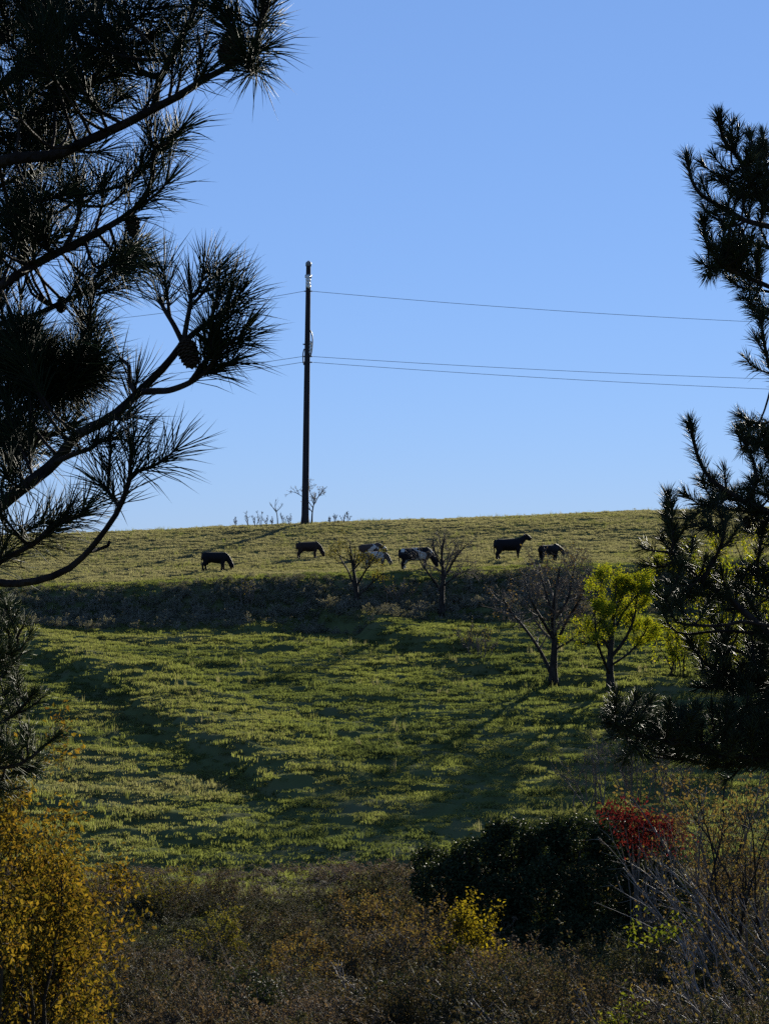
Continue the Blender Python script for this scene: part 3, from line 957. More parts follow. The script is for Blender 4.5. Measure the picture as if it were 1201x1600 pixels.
def cow_mesh(name, pose, legs, material):
    mb = MB()
    # trunk: rump to chest, deep at the girth, tucked at the flank
    loft(mb, *fine([(-0.84, 0, 0.99), (-0.80, 0, 0.96), (-0.66, 0, 0.92), (-0.35, 0, 0.86), (0.0, 0, 0.83), (0.30, 0, 0.83), (0.54, 0, 0.86), (0.70, 0, 0.88), (0.77, 0, 0.88)],
                   [0.10, 0.20, 0.28, 0.33, 0.37, 0.33, 0.27, 0.20, 0.10], [0.12, 0.24, 0.29, 0.32, 0.355, 0.355, 0.33, 0.26, 0.12], 26), n=20)
    if pose == 'graze':
        neck = [(0.50, 0, 0.95), (0.74, 0, 0.84), (0.92, 0, 0.62), (1.01, 0, 0.44)]
        head = [(0.95, 0, 0.54), (1.04, 0, 0.38), (1.10, 0, 0.20), (1.12, 0, 0.08)]
        ear = (0.97, 0.52)
    elif pose == 'low':
        neck = [(0.50, 0, 0.98), (0.76, 0, 0.96), (0.98, 0, 0.86), (1.10, 0, 0.76)]
        head = [(1.04, 0, 0.86), (1.16, 0, 0.72), (1.27, 0, 0.54), (1.32, 0, 0.44)]
        ear = (1.04, 0.86)
    else:
        neck = [(0.48, 0, 0.92), (0.70, 0, 1.02), (0.88, 0, 1.15), (0.99, 0, 1.23)]
        head = [(0.92, 0, 1.28), (1.06, 0, 1.22), (1.22, 0, 1.11), (1.30, 0, 1.06)]
        ear = (0.92, 1.33)
    loft(mb, *fine(neck, [0.20, 0.145, 0.11, 0.10], [0.30, 0.22, 0.165, 0.14], 12), n=14)
    loft(mb, *fine(head, [0.105, 0.125, 0.095, 0.085], [0.15, 0.165, 0.125, 0.09], 12), n=14)
    hd = nrm(np.array(head[1], float) - np.array(head[0], float))
    for s in (-1, 1):
        e = np.array([ear[0], 0.08 * s, ear[1]])
        loft(mb, *fine([e, e + [0.0, 0.10 * s, 0.01], e + [-0.01, 0.20 * s, -0.03]], [0.03, 0.05, 0.012], [0.02, 0.025, 0.01], 6), n=8, side=(0, 0, 1))
    for i, (s, dx) in enumerate(zip((1, -1), legs[:2])):
        y0 = 0.16 * s
        loft(mb, *fine([(0.50, y0, 0.80), (0.50 + dx * .2, y0, 0.60), (0.49 + dx * .6, y0, 0.36), (0.49 + dx * .8, y0, 0.28), (0.48 + dx, y0, 0.10), (0.50 + dx, y0, 0.03), (0.52 + dx, y0, 0.0)],
                       [0.12, 0.11, 0.075, 0.07, 0.056, 0.066, 0.066], [0.18, 0.15, 0.09, 0.078, 0.062, 0.072, 0.076], 16), n=12)
    for i, (s, dx) in enumerate(zip((1, -1), legs[2:])):
        y0 = 0.17 * s
        loft(mb, *fine([(-0.60, y0, 0.90), (-0.55 + dx * .2, y0, 0.68), (-0.60 + dx * .5, y0, 0.48), (-0.70 + dx * .7, y0, 0.36), (-0.68 + dx, y0, 0.14), (-0.65 + dx, y0, 0.04), (-0.63 + dx, y0, 0.0)],
                       [0.14, 0.14, 0.09, 0.068, 0.056, 0.066, 0.066], [0.26, 0.23, 0.15, 0.085, 0.064, 0.07, 0.076], 16), n=12)
    loft(mb, *fine([(-0.76, 0, 1.14), (-0.85, 0, 1.08), (-0.87, 0.02, 0.80), (-0.86, 0.03, 0.48), (-0.85, 0.03, 0.34)], [0.04, 0.032, 0.024, 0.04, 0.02], [0.04, 0.032, 0.024, 0.04, 0.02], 14), n=8)
    loft(mb, [(-0.42, 0, 0.62), (-0.34, 0, 0.54), (-0.24, 0, 0.60)], [0.08, 0.12, 0.06], [0.06, 0.09, 0.05], 10)
    me = mb.mesh(name, None)
    tmp = bpy.data.objects.new('tmp', me); COL.objects.link(tmp)
    rm = tmp.modifiers.new('remesh', 'REMESH'); rm.mode = 'VOXEL'; rm.voxel_size = 0.024; rm.use_smooth_shade = True
    sm = tmp.modifiers.new('smooth', 'SMOOTH'); sm.factor = 0.5; sm.iterations = 3
    dg = bpy.context.evaluated_depsgraph_get()
    out = bpy.data.meshes.new_from_object(tmp.evaluated_get(dg))
    bpy.data.objects.remove(tmp)
    out.name = name
    out.materials.clear(); out.materials.append(material)
    for p in out.polygons: p.use_smooth = True
    return out, head


BLACK = (0.007, 0.006, 0.007)
COWS = [
    # pixel x of the body's middle, row of the hooves, height of the back in pixels, turn (deg), pose, leg spread, coat, label
    (336, 890.5, 29, 4, 'graze', (0.06, -0.06, 0.10, -0.10), cow_mat('coat_black', BLACK, (0.02, 0.016, 0.015), 0.9, 1), 'black cow grazing alone on the open grass, farthest from the bare trees'),
    (482, 871.5, 25.5, 6, 'graze', (0.04, -0.05, 0.06, -0.09), cow_mat('coat_dark_brown', (0.022, 0.014, 0.012), (0.22, 0.18, 0.14), 0.66, 2), 'dark brown grazing cow near the foot of the utility pole'),
    (579, 873, 23.5, 10, 'low', (0.05, -0.05, 0.08, -0.06), cow_mat('coat_brown_white', (0.05, 0.034, 0.028), (0.40, 0.36, 0.31), 0.52, 3), 'brown and white cow half hidden behind the pale grazing cow'),
    (588, 886, 24.5, -4, 'graze', (0.04, -0.06, 0.07, -0.06), cow_mat('coat_pale', (0.07, 0.055, 0.045), (0.36, 0.33, 0.29), 0.50, 4), 'pale cow grazing beside the small yellowing tree on the bank'),
    (650, 890, 35, 5, 'graze', (0.05, -0.04, 0.10, -0.05), cow_mat('coat_pied', BLACK, (0.42, 0.40, 0.36), 0.55, 6.3), 'large black and white pied cow grazing behind the leafless bank tree'),
    (796, 874, 32.5, 6, 'up', (0.04, -0.03, 0.09, -0.09), cow_mat('coat_black', BLACK, (0.03, 0.024, 0.02), 0.9, 5), 'black cow standing with its head raised'),
    (858, 877, 27, 34, 'low', (0.05, -0.05, 0.08, -0.08), cow_mat('coat_black', BLACK, (0.3, 0.27, 0.23), 0.72, 8), 'smaller black cow with lowered head behind the one with raised head'),
]
for px, py, hp, turn, pose, legs, cm, label in COWS:
    g = ghit(px, py)
    s = hp * g[1] / F / 1.19
    me, head = cow_mesh('cow', pose, legs, cm)
    o = bpy.data.objects.new('cow', me)
    COL.objects.link(o)
    o.location = (g[0], g[1], g[2] - 0.015)
    o.rotation_euler = (0, 0, math.radians(turn))
    o.scale = (s, s, s)
    zs = [Hs(g[0] + math.cos(math.radians(turn)) * q * s, g[1] + math.sin(math.radians(turn)) * q * s) for q in (-0.65, 0.5)]
    o.rotation_euler = (0, -math.atan2(zs[1] - zs[0], 1.15 * s), math.radians(turn))
    o.location.z = zs[0] + (zs[1] - zs[0]) * 0.65 / 1.15 - 0.02
    tag(o, label, 'cow', 'cattle grazing on the hill')
    for sgn in (-1, 1):
        hx, hz_ = head[0][0], head[0][2]
        dd = nrm(np.array(head[1]) - np.array(head[0]))
        up_ = np.array([-dd[2], 0, dd[0]]); up_ = up_ if up_[2] > -0.1 else -up_
        c = np.array([hx, 0.05 * sgn, hz_]) + up_ * 0.06 - dd * 0.03
        hp_ = resample([c, c + up_ * 0.05 + np.array([0, 0.09 * sgn, 0]), c + up_ * 0.13 + np.array([0, 0.12 * sgn, 0])], 6)
        ho = MB().add(*tubes(hp_[None], np.array([[0.022, 0.02, 0.017, 0.013, 0.009, 0.004]]), 7)).build('horn', M['porcelain'] if False else M['stem_pale'], None)
        ho.parent = o


# ------------------------------------------------------------------ pines
def needles(starts, dirs, L, w, rng=RNG, droop=0.12):
    """slim three-sided tapering needles, slightly bent"""
    n = len(starts)
    d = nrm(dirs)
    u = nrm(np.cross(d, nrm(rng.normal(size=(n, 3)))))
    v = np.cross(d, u)
    L = L[:, None]
    mid = starts + d * L * 0.55 + u * L * 0.02
    tip = starts + d * L + np.array([0, 0, -1.0]) * L * droop * rng.uniform(0, 1, (n, 1)) + u * L * rng.normal(size=(n, 1)) * 0.05
    a = np.array([0, 2.094, 4.189])
    ring = lambda c, r: c[:, None] + (u[:, None] * np.cos(a)[None, :, None] + v[:, None] * np.sin(a)[None, :, None]) * r
    V = np.concatenate([ring(starts, w * 0.5), ring(mid, w * 0.5), tip[:, None]], 1)
    i = (np.arange(n) * 7)[:, None]
    q = np.concatenate([i + np.array([[0, 1, 4, 3]]), i + np.array([[1, 2, 5, 4]]), i + np.array([[2, 0, 3, 5]])]).reshape(-1, 4)
    t = np.concatenate([i + np.array([[3, 4, 6]]), i + np.array([[4, 5, 6]]), i + np.array([[5, 3, 6]])]).reshape(-1, 3)
    return V.reshape(-1, 3), q, t


def needle_shoot(P, f0, dens, L, rng=RNG, spread=(28, 62), tipn=0.25):
    """needle starts and directions along the leafy part of one shoot"""
    seg = np.linalg.norm(np.diff(P, axis=0), axis=1); s = np.concatenate([[0], np.cumsum(seg)])
    n = max(12, int(dens * s[-1] * (1 - f0)))
    t = rng.uniform(f0, 1.0, n)
    k = int(n * tipn)
    t[:k] = 1 - np.abs(rng.normal(size=k)) * 0.04
    t = np.clip(t, f0, 1)
    u = t * s[-1]
    st = np.stack([np.interp(u, s, P[:, j]) for j in range(3)], 1)
    tg = nrm(np.gradient(P, axis=0)); T = nrm(np.stack([np.interp(u, s, tg[:, j]) for j in range(3)], 1))
    side = nrm(np.cross(T, nrm(rng.normal(size=(n, 3)))))
    a = np.radians(rng.uniform(spread[0], spread[1], n))
    a[:k] = np.radians(rng.uniform(3, 50, k))
    d = T * np.cos(a)[:, None] + side * np.sin(a)[:, None]
    d[:, 2] += 0.12
    return st, d, L * rng.uniform(0.75, 1.1, n)


def cone_mesh(c, ax, L, R):
    mb = MB()
    ax = nrm(np.array(ax, float)); u = nrm(np.cross(ax, [0.3, 0.9, 0.2])); v = np.cross(ax, u)
    s = np.linspace(0, 1, 9)
    prof = np.sqrt(np.clip(np.sin(math.pi * (s * 0.93 + 0.06)), 0, 1)) * (1 - 0.35 * s)
    mb.add(*tubes(np.array([c + ax * L * k for k in s])[None], (prof * R * 0.72)[None], 10))
    n = 80
    for i in range(n):
        f = (i + 0.5) / n
        th = i * 2.39996
        rad = u * math.cos(th) + v * math.sin(th); tan = -u * math.sin(th) + v * math.cos(th)
        p = math.sqrt(max(0.02, math.sin(math.pi * (f * 0.93 + 0.05)))) * (1 - 0.35 * f) * R
        o = c + ax * (L * f)
        b0 = o + rad * p * 0.55; w = R * 0.24
        out = rad * 0.85 + ax * 0.5
        tipp = o + rad * p * 0.6 + out * R * 0.42
        a1 = b0 + tan * w + out * R * 0.2; a2 = b0 - tan * w + out * R * 0.2
        th_ = ax * R * 0.10
        mb.add([b0, a1, tipp, a2, b0 + th_, a1 + th_, tipp + th_ * 1.3, a2 + th_], [(0, 3, 2, 1), (4, 5, 6, 7), (0, 1, 5, 4), (1, 2, 6, 5), (2, 3, 7, 6), (3, 0, 4, 7)])
    return mb


def pine(name, label, base, D, trunk_px, trunk_r, specs, L, nw, dens, mat_needle, cones=(), blobs=(), rng=RNG, shoot_px=60, spread=(28, 62), twig_r=0.005):
    """specs: (pixels, r0, r1, leafy from, depth change, side shoots, shoot length in px)"""
    root = empty(name, base, label, 'pine tree')
    tp = [base - np.array([0, 0, 0.15])] + [at(px, py, D + dd) for px, py, dd in trunk_px]
    TP = resample(tp, 24)
    TR = np.linspace(trunk_r[0], trunk_r[1], 24); TR[0] *= 1.25
    MB().add(*tubes(TP[None], TR[None], 14)).build('trunk', M['bark_pine'], root)
    brs = []
    for sp in specs:
        pts, r0, r1, f0, off, dz, ns = sp[:7]
        p3 = path(pts, D + off, 0.02 * D / 5, rng, dz)
        j = np.argmin(np.abs(TP[:, 2] - p3[0][2] + 0.04 * np.linalg.norm(TP[:, :2] - p3[0][:2], axis=1)))
        if sp[7] if len(sp) > 7 else True:
            p3 = np.vstack([TP[j][None], p3])          # reaches back to the trunk
        P = resample(p3, 26)
        Rr = r0 + (r1 - r0) * np.linspace(0, 1, 26)
        brs.append([P, Rr, f0, ns, [], []])
    # small shoots for the dense masses: each starts on the nearest branch
    allP = np.concatenate([b[0][4:] for b in brs]); own = np.concatenate([np.full(22, i) for i in range(len(brs))])
    for (cx, cy, rx, ry, n, off, dd) in blobs:
        for _ in range(n):
            a = rng.uniform(0, 6.283); r = math.sqrt(rng.random())
            tgt = at(cx + rx * r * math.cos(a), cy + ry * r * math.sin(a), D + off + rng.normal() * dd)
            dist = np.linalg.norm(allP - tgt, axis=1)
            k = np.argmin(dist + rng.random(len(dist)) * 0.06 * D / 5)
            s0 = allP[k]
            ln = np.linalg.norm(tgt - s0)
            mid = (s0 + tgt) / 2 + np.array([0, 0, -0.10 * ln]) + rng.normal(size=3) * 0.06 * ln
            tip = tgt + nrm((tgt - mid) + np.array([0, 0, 0.3 * ln])) * shoot_px * 0.7 * D / F
            P = resample([s0, mid, tgt, tip], 8)
            tot = np.linalg.norm(np.diff(P, axis=0), axis=1).sum()
            brs[own[k]][4].append((P, max(0.1, 1 - shoot_px * 1.3 * D / F / tot)))
    for b in brs:
        P, Rr, f0, ns, tw, _ = b
        if ns:
            p0 = np.tile(P[None], (1, 1, 1))
            q, _r = grow(p0, Rr[None], ns, (0.45, 0.86), (42, 12), (0.01, 0.02), 0.5, 6, 0.05, 0.25, rng=rng)
            st = q[:, 0]; dr = nrm(q[:, 1] - q[:, 0])
            ln = shoot_px * D / F * rng.uniform(0.6, 1.25, ns)
            q, _r = limbs(st, dr, ln, np.full(ns, twig_r), 7, 0.06, 0.35, 0.6, rng)
            for k in range(ns):
                tw.append((resample(q[k], 8), 0.25))
        bo = MB(); bo.add(*tubes(P[None], Rr[None], 8))
        S, Dv, Ln = [], [], []
        if f0 < 1:
            s_, d_, l_ = needle_shoot(P, f0, dens, L, rng, spread)
            S.append(s_); Dv.append(d_); Ln.append(l_)
        if tw:
            TPp = np.stack([t[0] for t in tw]); rad = np.tile(np.linspace(twig_r * 1.3, twig_r * 0.7, 8), (len(tw), 1))
            v, q, t = tubes(TPp, rad, 5); bo.add(v, q, t)
            for t_, ff in tw:
                s_, d_, l_ = needle_shoot(t_, ff, dens, L, rng, spread)
                S.append(s_); Dv.append(d_); Ln.append(l_)
        b.append(bo.build('branch', M['bark_pine'], root))
        if S:
            nb = MB(); nb.add(*needles(np.concatenate(S), np.concatenate(Dv), np.concatenate(Ln), nw, rng))
            nb.build('needles', mat_needle, b[-1], smooth=True, stuff=True)
    for (px, py, rp, off, ax) in cones:
        c = at(px, py, D + off)
        R = rp * D / F
        d = [np.min(np.linalg.norm(b[0] - c, axis=1)) for b in brs]
        bo = brs[int(np.argmin(d))][-1]
        axv = nrm(np.array(ax, float))
        cone_mesh(c - axv * R * 1.1, axv, R * 2.3, R).build('pine_cone', M['cone'], bo, smooth=False)
    return root


# left pine, an arm's reach from the lens
LD = 5.0
lb = np.array([at(-190, 900, LD)[0], LD + 0.1, 0]); lb[2] = Hs(lb[0], lb[1])
L_SPECS = [
    # pixels, r0, r1, leafy from, depth offset, depth change, side shoots
    ([(-60, 190), (0, 138), (56, 84), (110, 42), (143, 17), (185, -20), (240, -70)], 0.022, 0.008, 0.8, 0.25, 0.1, 14),
    ([(-60, 262), (26, 247), (87, 242), (139, 219), (203, 190), (242, 169), (281, 149), (320, 123), (359, 104), (415, 74)], 0.020, 0.007, 0.88, 0.0, -0.2, 6),
    ([(242, 169), (248, 130), (270, 85), (300, 25), (312, -20)], 0.010, 0.006, 0.8, -0.04, -0.1, 5, False),
    ([(395, 84), (405, 45), (412, 5), (420, -30)], 0.007, 0.005, 0.3, -0.19, 0.0, 5, False),
    ([(-60, 480), (0, 448), (43, 420), (100, 390), (143, 368), (190, 342), (225, 312), (238, 277), (242, 225)], 0.017, 0.006, 0.80, 0.1, -0.1, 6),
    ([(100, 390), (118, 355), (126, 322), (130, 300)], 0.008, 0.005, 0.45, 0.08, 0.05, 3, False),
    ([(-60, 520), (0, 506), (56, 492), (100, 471), (152, 449), (185, 420), (205, 395)], 0.013, 0.005, 0.75, 0.3, 0.1, 6),
    ([(-60, 840), (0, 791), (43, 757), (87, 722), (117, 683), (147, 666), (173, 653), (203, 627), (234, 596), (260, 570), (286, 536)], 0.022, 0.009, 1.0, -0.1, -0.15, 0),
    ([(284, 538), (310, 515), (340, 493), (360, 477), (374, 462)], 0.008, 0.005, 0.55, -0.25, -0.05, 3, False),
    ([(287, 534), (292, 505), (297, 478), (299, 458)], 0.007, 0.005, 0.5, -0.25, 0.05, 2, False),
    ([(286, 536), (272, 508), (258, 485), (250, 470)], 0.007, 0.005, 0.6, -0.25, 0.1, 1, False),
    ([(221, 612), (245, 611), (268, 609), (303, 594), (333, 566), (343, 530)], 0.009, 0.005, 0.5, -0.22, -0.05, 5, False),
    ([(210, 612), (203, 597), (201, 572), (188, 560)], 0.006, 0.004, 0.75, -0.22, 0.0, 0, False),
    ([(147, 666), (172, 654), (196, 655), (208, 648)], 0.006, 0.004, 0.4, -0.2, 0.05, 1, False),
    ([(87, 722), (120, 708), (143, 700), (156, 690), (188, 683)], 0.008, 0.005, 0.75, -0.15, -0.1, 2, False),
    ([(-60, 905), (0, 911), (35, 911), (78, 902), (113, 885), (143, 856), (173, 817), (190, 787), (203, 748), (204, 718), (208, 695)], 0.015, 0.005, 0.86, -0.35, -0.1, 0),
    ([(203, 748), (215, 737), (235, 730)], 0.005, 0.004, 0.1, -0.45, -0.05, 1, False),
    ([(186, 791), (172, 772), (160, 757)], 0.005, 0.004, 0.1, -0.44, 0.05, 1, False),
    ([(140, 862), (158, 857), (169, 852), (171, 846)], 0.005, 0.004, 1.0, -0.41, 0.0, 0, False),
    ([(-60, 915), (0, 878), (30, 862), (56, 848), (87, 817), (121, 809), (134, 794)], 0.010, 0.005, 0.72, -0.2, 0.0, 3),
    ([(-60, 700), (0, 690), (55, 688), (110, 668)], 0.012, 0.006, 0.6, 0.15, 0.1, 6),
    ([(-60, 640), (0, 612), (60, 590), (120, 560), (142, 520)], 0.014, 0.006, 0.7, 0.25, 0.0, 6),
    ([(-60, 100), (0, 60), (60, 10), (110, -40)], 0.016, 0.008, 0.7, 0.6, 0.1, 8),
    ([(-60, 330), (0, 290), (60, 268), (110, 235)], 0.012, 0.005, 0.6, 0.5, 0.1, 6),
]
L_BLOBS = [
    # centre, radii, shoots, depth offset, depth spread
    (110, 110, 110, 80, 34, 0.15, 0.18), (30, 210, 60, 40, 14, 0.25, 0.2), (200, 60, 50, 60, 9, 0.1, 0.12),
    (40, 30, 70, 50, 14, 0.35, 0.2), (390, 60, 30, 40, 5, -0.2, 0.05), (395, 85, 20, 30, 4, -0.2, 0.05), (25, 370, 50, 40, 14, 0.2, 0.15), (50, 310, 50, 30, 4, 0.25, 0.15),
    (205, 290, 25, 25, 2, 0.05, 0.08), (245, 240, 15, 40, 3, 0.0, 0.06), (175, 405, 35, 20, 3, 0.1, 0.1),
    (85, 590, 70, 40, 40, 0.2, 0.14), (20, 570, 50, 50, 16, 0.3, 0.2), (140, 505, 15, 12, 2, 0.25, 0.06),
    (15, 700, 40, 40, 7, 0.15, 0.15), (50, 750, 50, 20, 3, -0.05, 0.1), (40, 830, 40, 15, 2, -0.2, 0.08),
    (345, 550, 15, 25, 2, -0.25, 0.05), (335, 500, 20, 20, 1, -0.28, 0.05), (20, 470, 50, 25, 3, 0.3, 0.15),
]
L_CONES = [(360, 76, 22, -0.22, (0.3, -0.3, 0.5)), (294, 549, 19, -0.26, (0.2, -0.3, -0.6)), (207, 350, 15, 0.02, (0.1, -0.2, -0.8)), (56, 687, 17, 0.1, (0.6, -0.2, 0.2)), (96, 478, 11, 0.3, (0.1, -0.3, 0.5))]
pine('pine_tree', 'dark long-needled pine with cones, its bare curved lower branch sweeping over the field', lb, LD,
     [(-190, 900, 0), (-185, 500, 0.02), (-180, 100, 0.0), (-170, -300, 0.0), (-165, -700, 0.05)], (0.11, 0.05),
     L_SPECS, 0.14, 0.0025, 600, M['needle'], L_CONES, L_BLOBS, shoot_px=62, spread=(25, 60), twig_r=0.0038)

# right pine
RD = 12.0
rb = np.array([at(1390, 900, RD)[0], RD + 0.3, 0]); rb[2] = Hs(rb[0], rb[1])
R_SPECS = [
    ([(1270, 372), (1201, 354), (1165, 345), (1140, 331), (1115, 317), (1092, 302), (1078, 276), (1073, 248)], 0.028, 0.009, 0.62, 0.0, -0.3, 6),
    ([(1270, 390), (1205, 332), (1178, 296), (1155, 250), (1130, 218), (1122, 182)], 0.024, 0.009, 0.45, 0.15, -0.2, 8),
    ([(1270, 330), (1212, 300), (1196, 260), (1190, 212)], 0.018, 0.009, 0.5, 0.4, 0.1, 5),
    ([(1165, 345), (1150, 352), (1135, 352), (1118, 335)], 0.010, 0.007, 0.6, -0.1, 0.1, 2, False),
    ([(1270, 405), (1201, 387), (1171, 378), (1156, 365)], 0.014, 0.008, 0.7, 0.3, 0.1, 3),
    ([(1270, 480), (1201, 448), (1159, 431), (1134, 415), (1115, 398), (1100, 371), (1100, 343)], 0.022, 0.009, 0.58, -0.1, -0.2, 7),
    ([(1270, 476), (1201, 456), (1159, 450), (1140, 437)], 0.014, 0.008, 0.75, 0.2, 0.0, 3),
    ([(1270, 512), (1201, 486), (1178, 478), (1163, 466)], 0.014, 0.008, 0.7, 0.1, 0.0, 3),
    ([(1270, 640), (1210, 590), (1194, 540), (1188, 496)], 0.016, 0.009, 0.5, -0.2, 0.0, 3),
    ([(1290, 1080), (1201, 991), (1163, 958), (1133, 931), (1095, 909), (1073, 886), (1058, 864), (1047, 830), (1043, 775)], 0.034, 0.010, 0.62, -0.3, -0.4, 6),
    ([(1290, 840), (1201, 800), (1185, 793), (1163, 785), (1140, 770), (1110, 749), (1090, 715), (1077, 662)], 0.028, 0.010, 0.62, -0.1, -0.3, 5),
    ([(1290, 830), (1201, 804), (1178, 800), (1140, 796), (1103, 787)], 0.016, 0.008, 0.72, 0.1, 0.1, 3),
    ([(1166, 781), (1180, 750), (1174, 715), (1152, 676)], 0.012, 0.008, 0.4, -0.15, 0.1, 3, False),
    ([(1290, 790), (1215, 745), (1200, 705), (1194, 672)], 0.016, 0.008, 0.5, 0.3, 0.0, 3),
    ([(1095, 907), (1112, 880), (1126, 850), (1134, 812)], 0.012, 0.008, 0.35, -0.45, 0.1, 3, False),
    ([(1270, 960), (1190, 900), (1186, 860), (1192, 825)], 0.016, 0.009, 0.4, 0.1, 0.0, 4),
    ([(1290, 1000), (1170, 972), (1125, 978), (1061, 974), (1046, 957), (1038, 935)], 0.018, 0.007, 0.86, -0.5, -0.1, 3),
    ([(1290, 1010), (1163, 988), (1110, 987), (1069, 991), (1046, 980), (1032, 945), (1026, 920)], 0.016, 0.006, 0.85, -0.25, -0.1, 2),
    ([(1058, 864), (1036, 862), (1018, 860), (1004, 856)], 0.008, 0.006, 0.6, -0.62, 0.0, 0, False),
    ([(1290, 1200), (1201, 1188), (1140, 1180), (1070, 1162), (1000, 1150), (952, 1128)], 0.024, 0.008, 0.45, -0.4, -0.3, 12),
    ([(1290, 1215), (1201, 1196), (1120, 1196), (1060, 1185)], 0.018, 0.008, 0.5, -0.2, 0.0, 8),
    ([(1290, 1140), (1201, 1085), (1150, 1062), (1105, 1040), (1078, 1005)], 0.022, 0.008, 0.5, 0.1, -0.1, 10),
    ([(1290, 1120), (1201, 1050), (1160, 1020), (1120, 1010)], 0.018, 0.008, 0.5, 0.4, 0.0, 8),
]
R_BLOBS = [
    (1160, 260, 40, 50, 14, 0.1, 0.2), (1185, 300, 25, 60, 12, 0.3, 0.2), (1125, 390, 25, 30, 8, -0.1, 0.1), (1175, 420, 25, 40, 7, 0.1, 0.2),
    (1140, 410, 14, 10, 8, 0.0, 0.06), (1180, 700, 25, 40, 8, 0.1, 0.2), (1052, 870, 16, 50, 9, -0.5, 0.12), (1120, 860, 50, 40, 4, -0.2, 0.2), (1180, 850, 30, 60, 8, 0.1, 0.2),
    (1110, 940, 60, 30, 8, -0.3, 0.2), (1175, 930, 30, 40, 8, 0.0, 0.2), (1150, 1040, 60, 40, 20, 0.2, 0.3), (1185, 1100, 40, 50, 14, 0.2, 0.3),
    (1080, 1155, 130, 25, 36, -0.3, 0.25), (1170, 1155, 50, 30, 16, -0.1, 0.25), (990, 1130, 40, 16, 10, -0.45, 0.15), (1190, 780, 20, 30, 6, 0.2, 0.2), (1115, 780, 30, 18, 5, 0, 0.1),
]
R_CONES = [(1138, 411, 11, -0.1, (0.2, -0.3, 0.5)), (1130, 775, 9, 0.0, (0.2, -0.3, 0.5)), (1166, 815, 8, 0.1, (0.1, -0.3, -0.6))]
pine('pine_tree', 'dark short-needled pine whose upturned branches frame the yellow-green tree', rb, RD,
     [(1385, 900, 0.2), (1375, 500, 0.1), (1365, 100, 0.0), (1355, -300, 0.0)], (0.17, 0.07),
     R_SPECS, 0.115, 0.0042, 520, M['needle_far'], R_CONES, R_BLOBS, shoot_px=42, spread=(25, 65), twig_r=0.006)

# young pine at the left edge, beyond the first
YD = 9.0
yb = np.array([at(-130, 1100, YD)[0], YD + 0.2, 0]); yb[2] = Hs(yb[0], yb[1])
Y_SPECS = [
    ([(-60, 1085), (0, 1060), (20, 1030), (28, 1000), (10, 950)], 0.012, 0.006, 0.4, 0.0, 0.0, 5),
    ([(-60, 1150), (0, 1130), (30, 1110), (52, 1085)], 0.012, 0.006, 0.4, -0.1, 0.0, 5),
    ([(-60, 1190), (0, 1200), (40, 1190), (70, 1165), (90, 1150)], 0.012, 0.006, 0.5, -0.2, 0.0, 5),
    ([(-60, 1230), (0, 1216), (25, 1205), (50, 1202)], 0.012, 0.006, 0.5, 0.1, 0.0, 4),
    ([(-60, 1020), (-10, 1000), (8, 970), (6, 940)], 0.010, 0.006, 0.3, 0.1, 0.0, 4),
]
Y_BLOBS = [(3, 1010, 14, 50, 8, 0, 0.1), (15, 1090, 25, 30, 7, 0, 0.12), (25, 1180, 30, 20, 7, 0, 0.12), (3, 1225, 18, 18, 3, 0, 0.1)]
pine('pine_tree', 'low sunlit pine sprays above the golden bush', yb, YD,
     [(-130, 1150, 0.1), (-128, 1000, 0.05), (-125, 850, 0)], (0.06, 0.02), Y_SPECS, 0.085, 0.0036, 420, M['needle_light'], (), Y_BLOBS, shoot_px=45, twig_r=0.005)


# ------------------------------------------------------------------ shrubs
def shrub(name, label, base, h, spread, nst, levels, bark, leaf=None, lean=(0, 0), r0=0.02, minr=0.004, group=None, stem_r=0.15, up=0.2, wob=0.1, cat='bush', seedk=None):
    root = empty(name, base, label, cat, group)
    st = np.tile(base, (nst, 1)) + np.concatenate([RNG.normal(size=(nst, 2)) * stem_r, np.full((nst, 1), -0.08)], 1)
    d = np.concatenate([RNG.normal(size=(nst, 2)) * spread + np.array(lean), np.ones((nst, 1))], 1)
    P, R = limbs(st, nrm(d), h * RNG.uniform(0.65, 1.1, nst), np.full(nst, r0), 9, wob, up, 0.35)
    for k in range(nst):
        MB().add(*tubes(P[k:k + 1], R[k:k + 1], 6)).build('stem', bark, root)
    mb = MB(); last = P
    for i, kw in enumerate(levels):
        P, R = grow(P, R, minr=minr, **kw)
        v, q, t = tubes(P, R, 4 if i == 0 else 3, cap=False); mb.add(v, q); last = P
    mb.build('twigs', bark, root, stuff=True)
    if leaf:
        for lf in (leaf if isinstance(leaf, list) else [leaf]):
            m, per, size, sp_ = lf[:4]
            v, t = leaves(last, per, size, sp_, (0.2, 1.0), mask=lf[4] if len(lf) > 4 else None)
            MB().add(v, None, t).build('leaves', m, root, smooth=False, stuff=True)
    return root


def gbase(px, D):
    x_ = at(px, 1400, D)[0]
    return np.array([x_, D, Hs(x_, D)])


G2 = [dict(n=9, trange=(0.25, 1), ang=(38, 12), lr=(0.25, 0.45), rr=0.5, K=5, wob=0.14, up=0.12),
      dict(n=5, trange=(0.25, 1), ang=(40, 12), lr=(0.3, 0.55), rr=0.6, K=4, wob=0.16, up=0.05)]
# golden bush, bottom left
shrub('golden_bush', 'tall golden leaved bush below the sunlit pine sprays', gbase(-30, 15.5), 2.55, 0.07, 10, G2, M['bark_grey'],
      (M['leaf_gold'], 32, 0.05, 0.07), r0=0.022, stem_r=0.25)
shrub('golden_bush', 'rusty golden bush at the edge of the brown scrub', gbase(62, 17.0), 2.0, 0.06, 9, G2, M['bark_grey'],
      (M['leaf_gold'], 30, 0.05, 0.07), r0=0.02, stem_r=0.25)
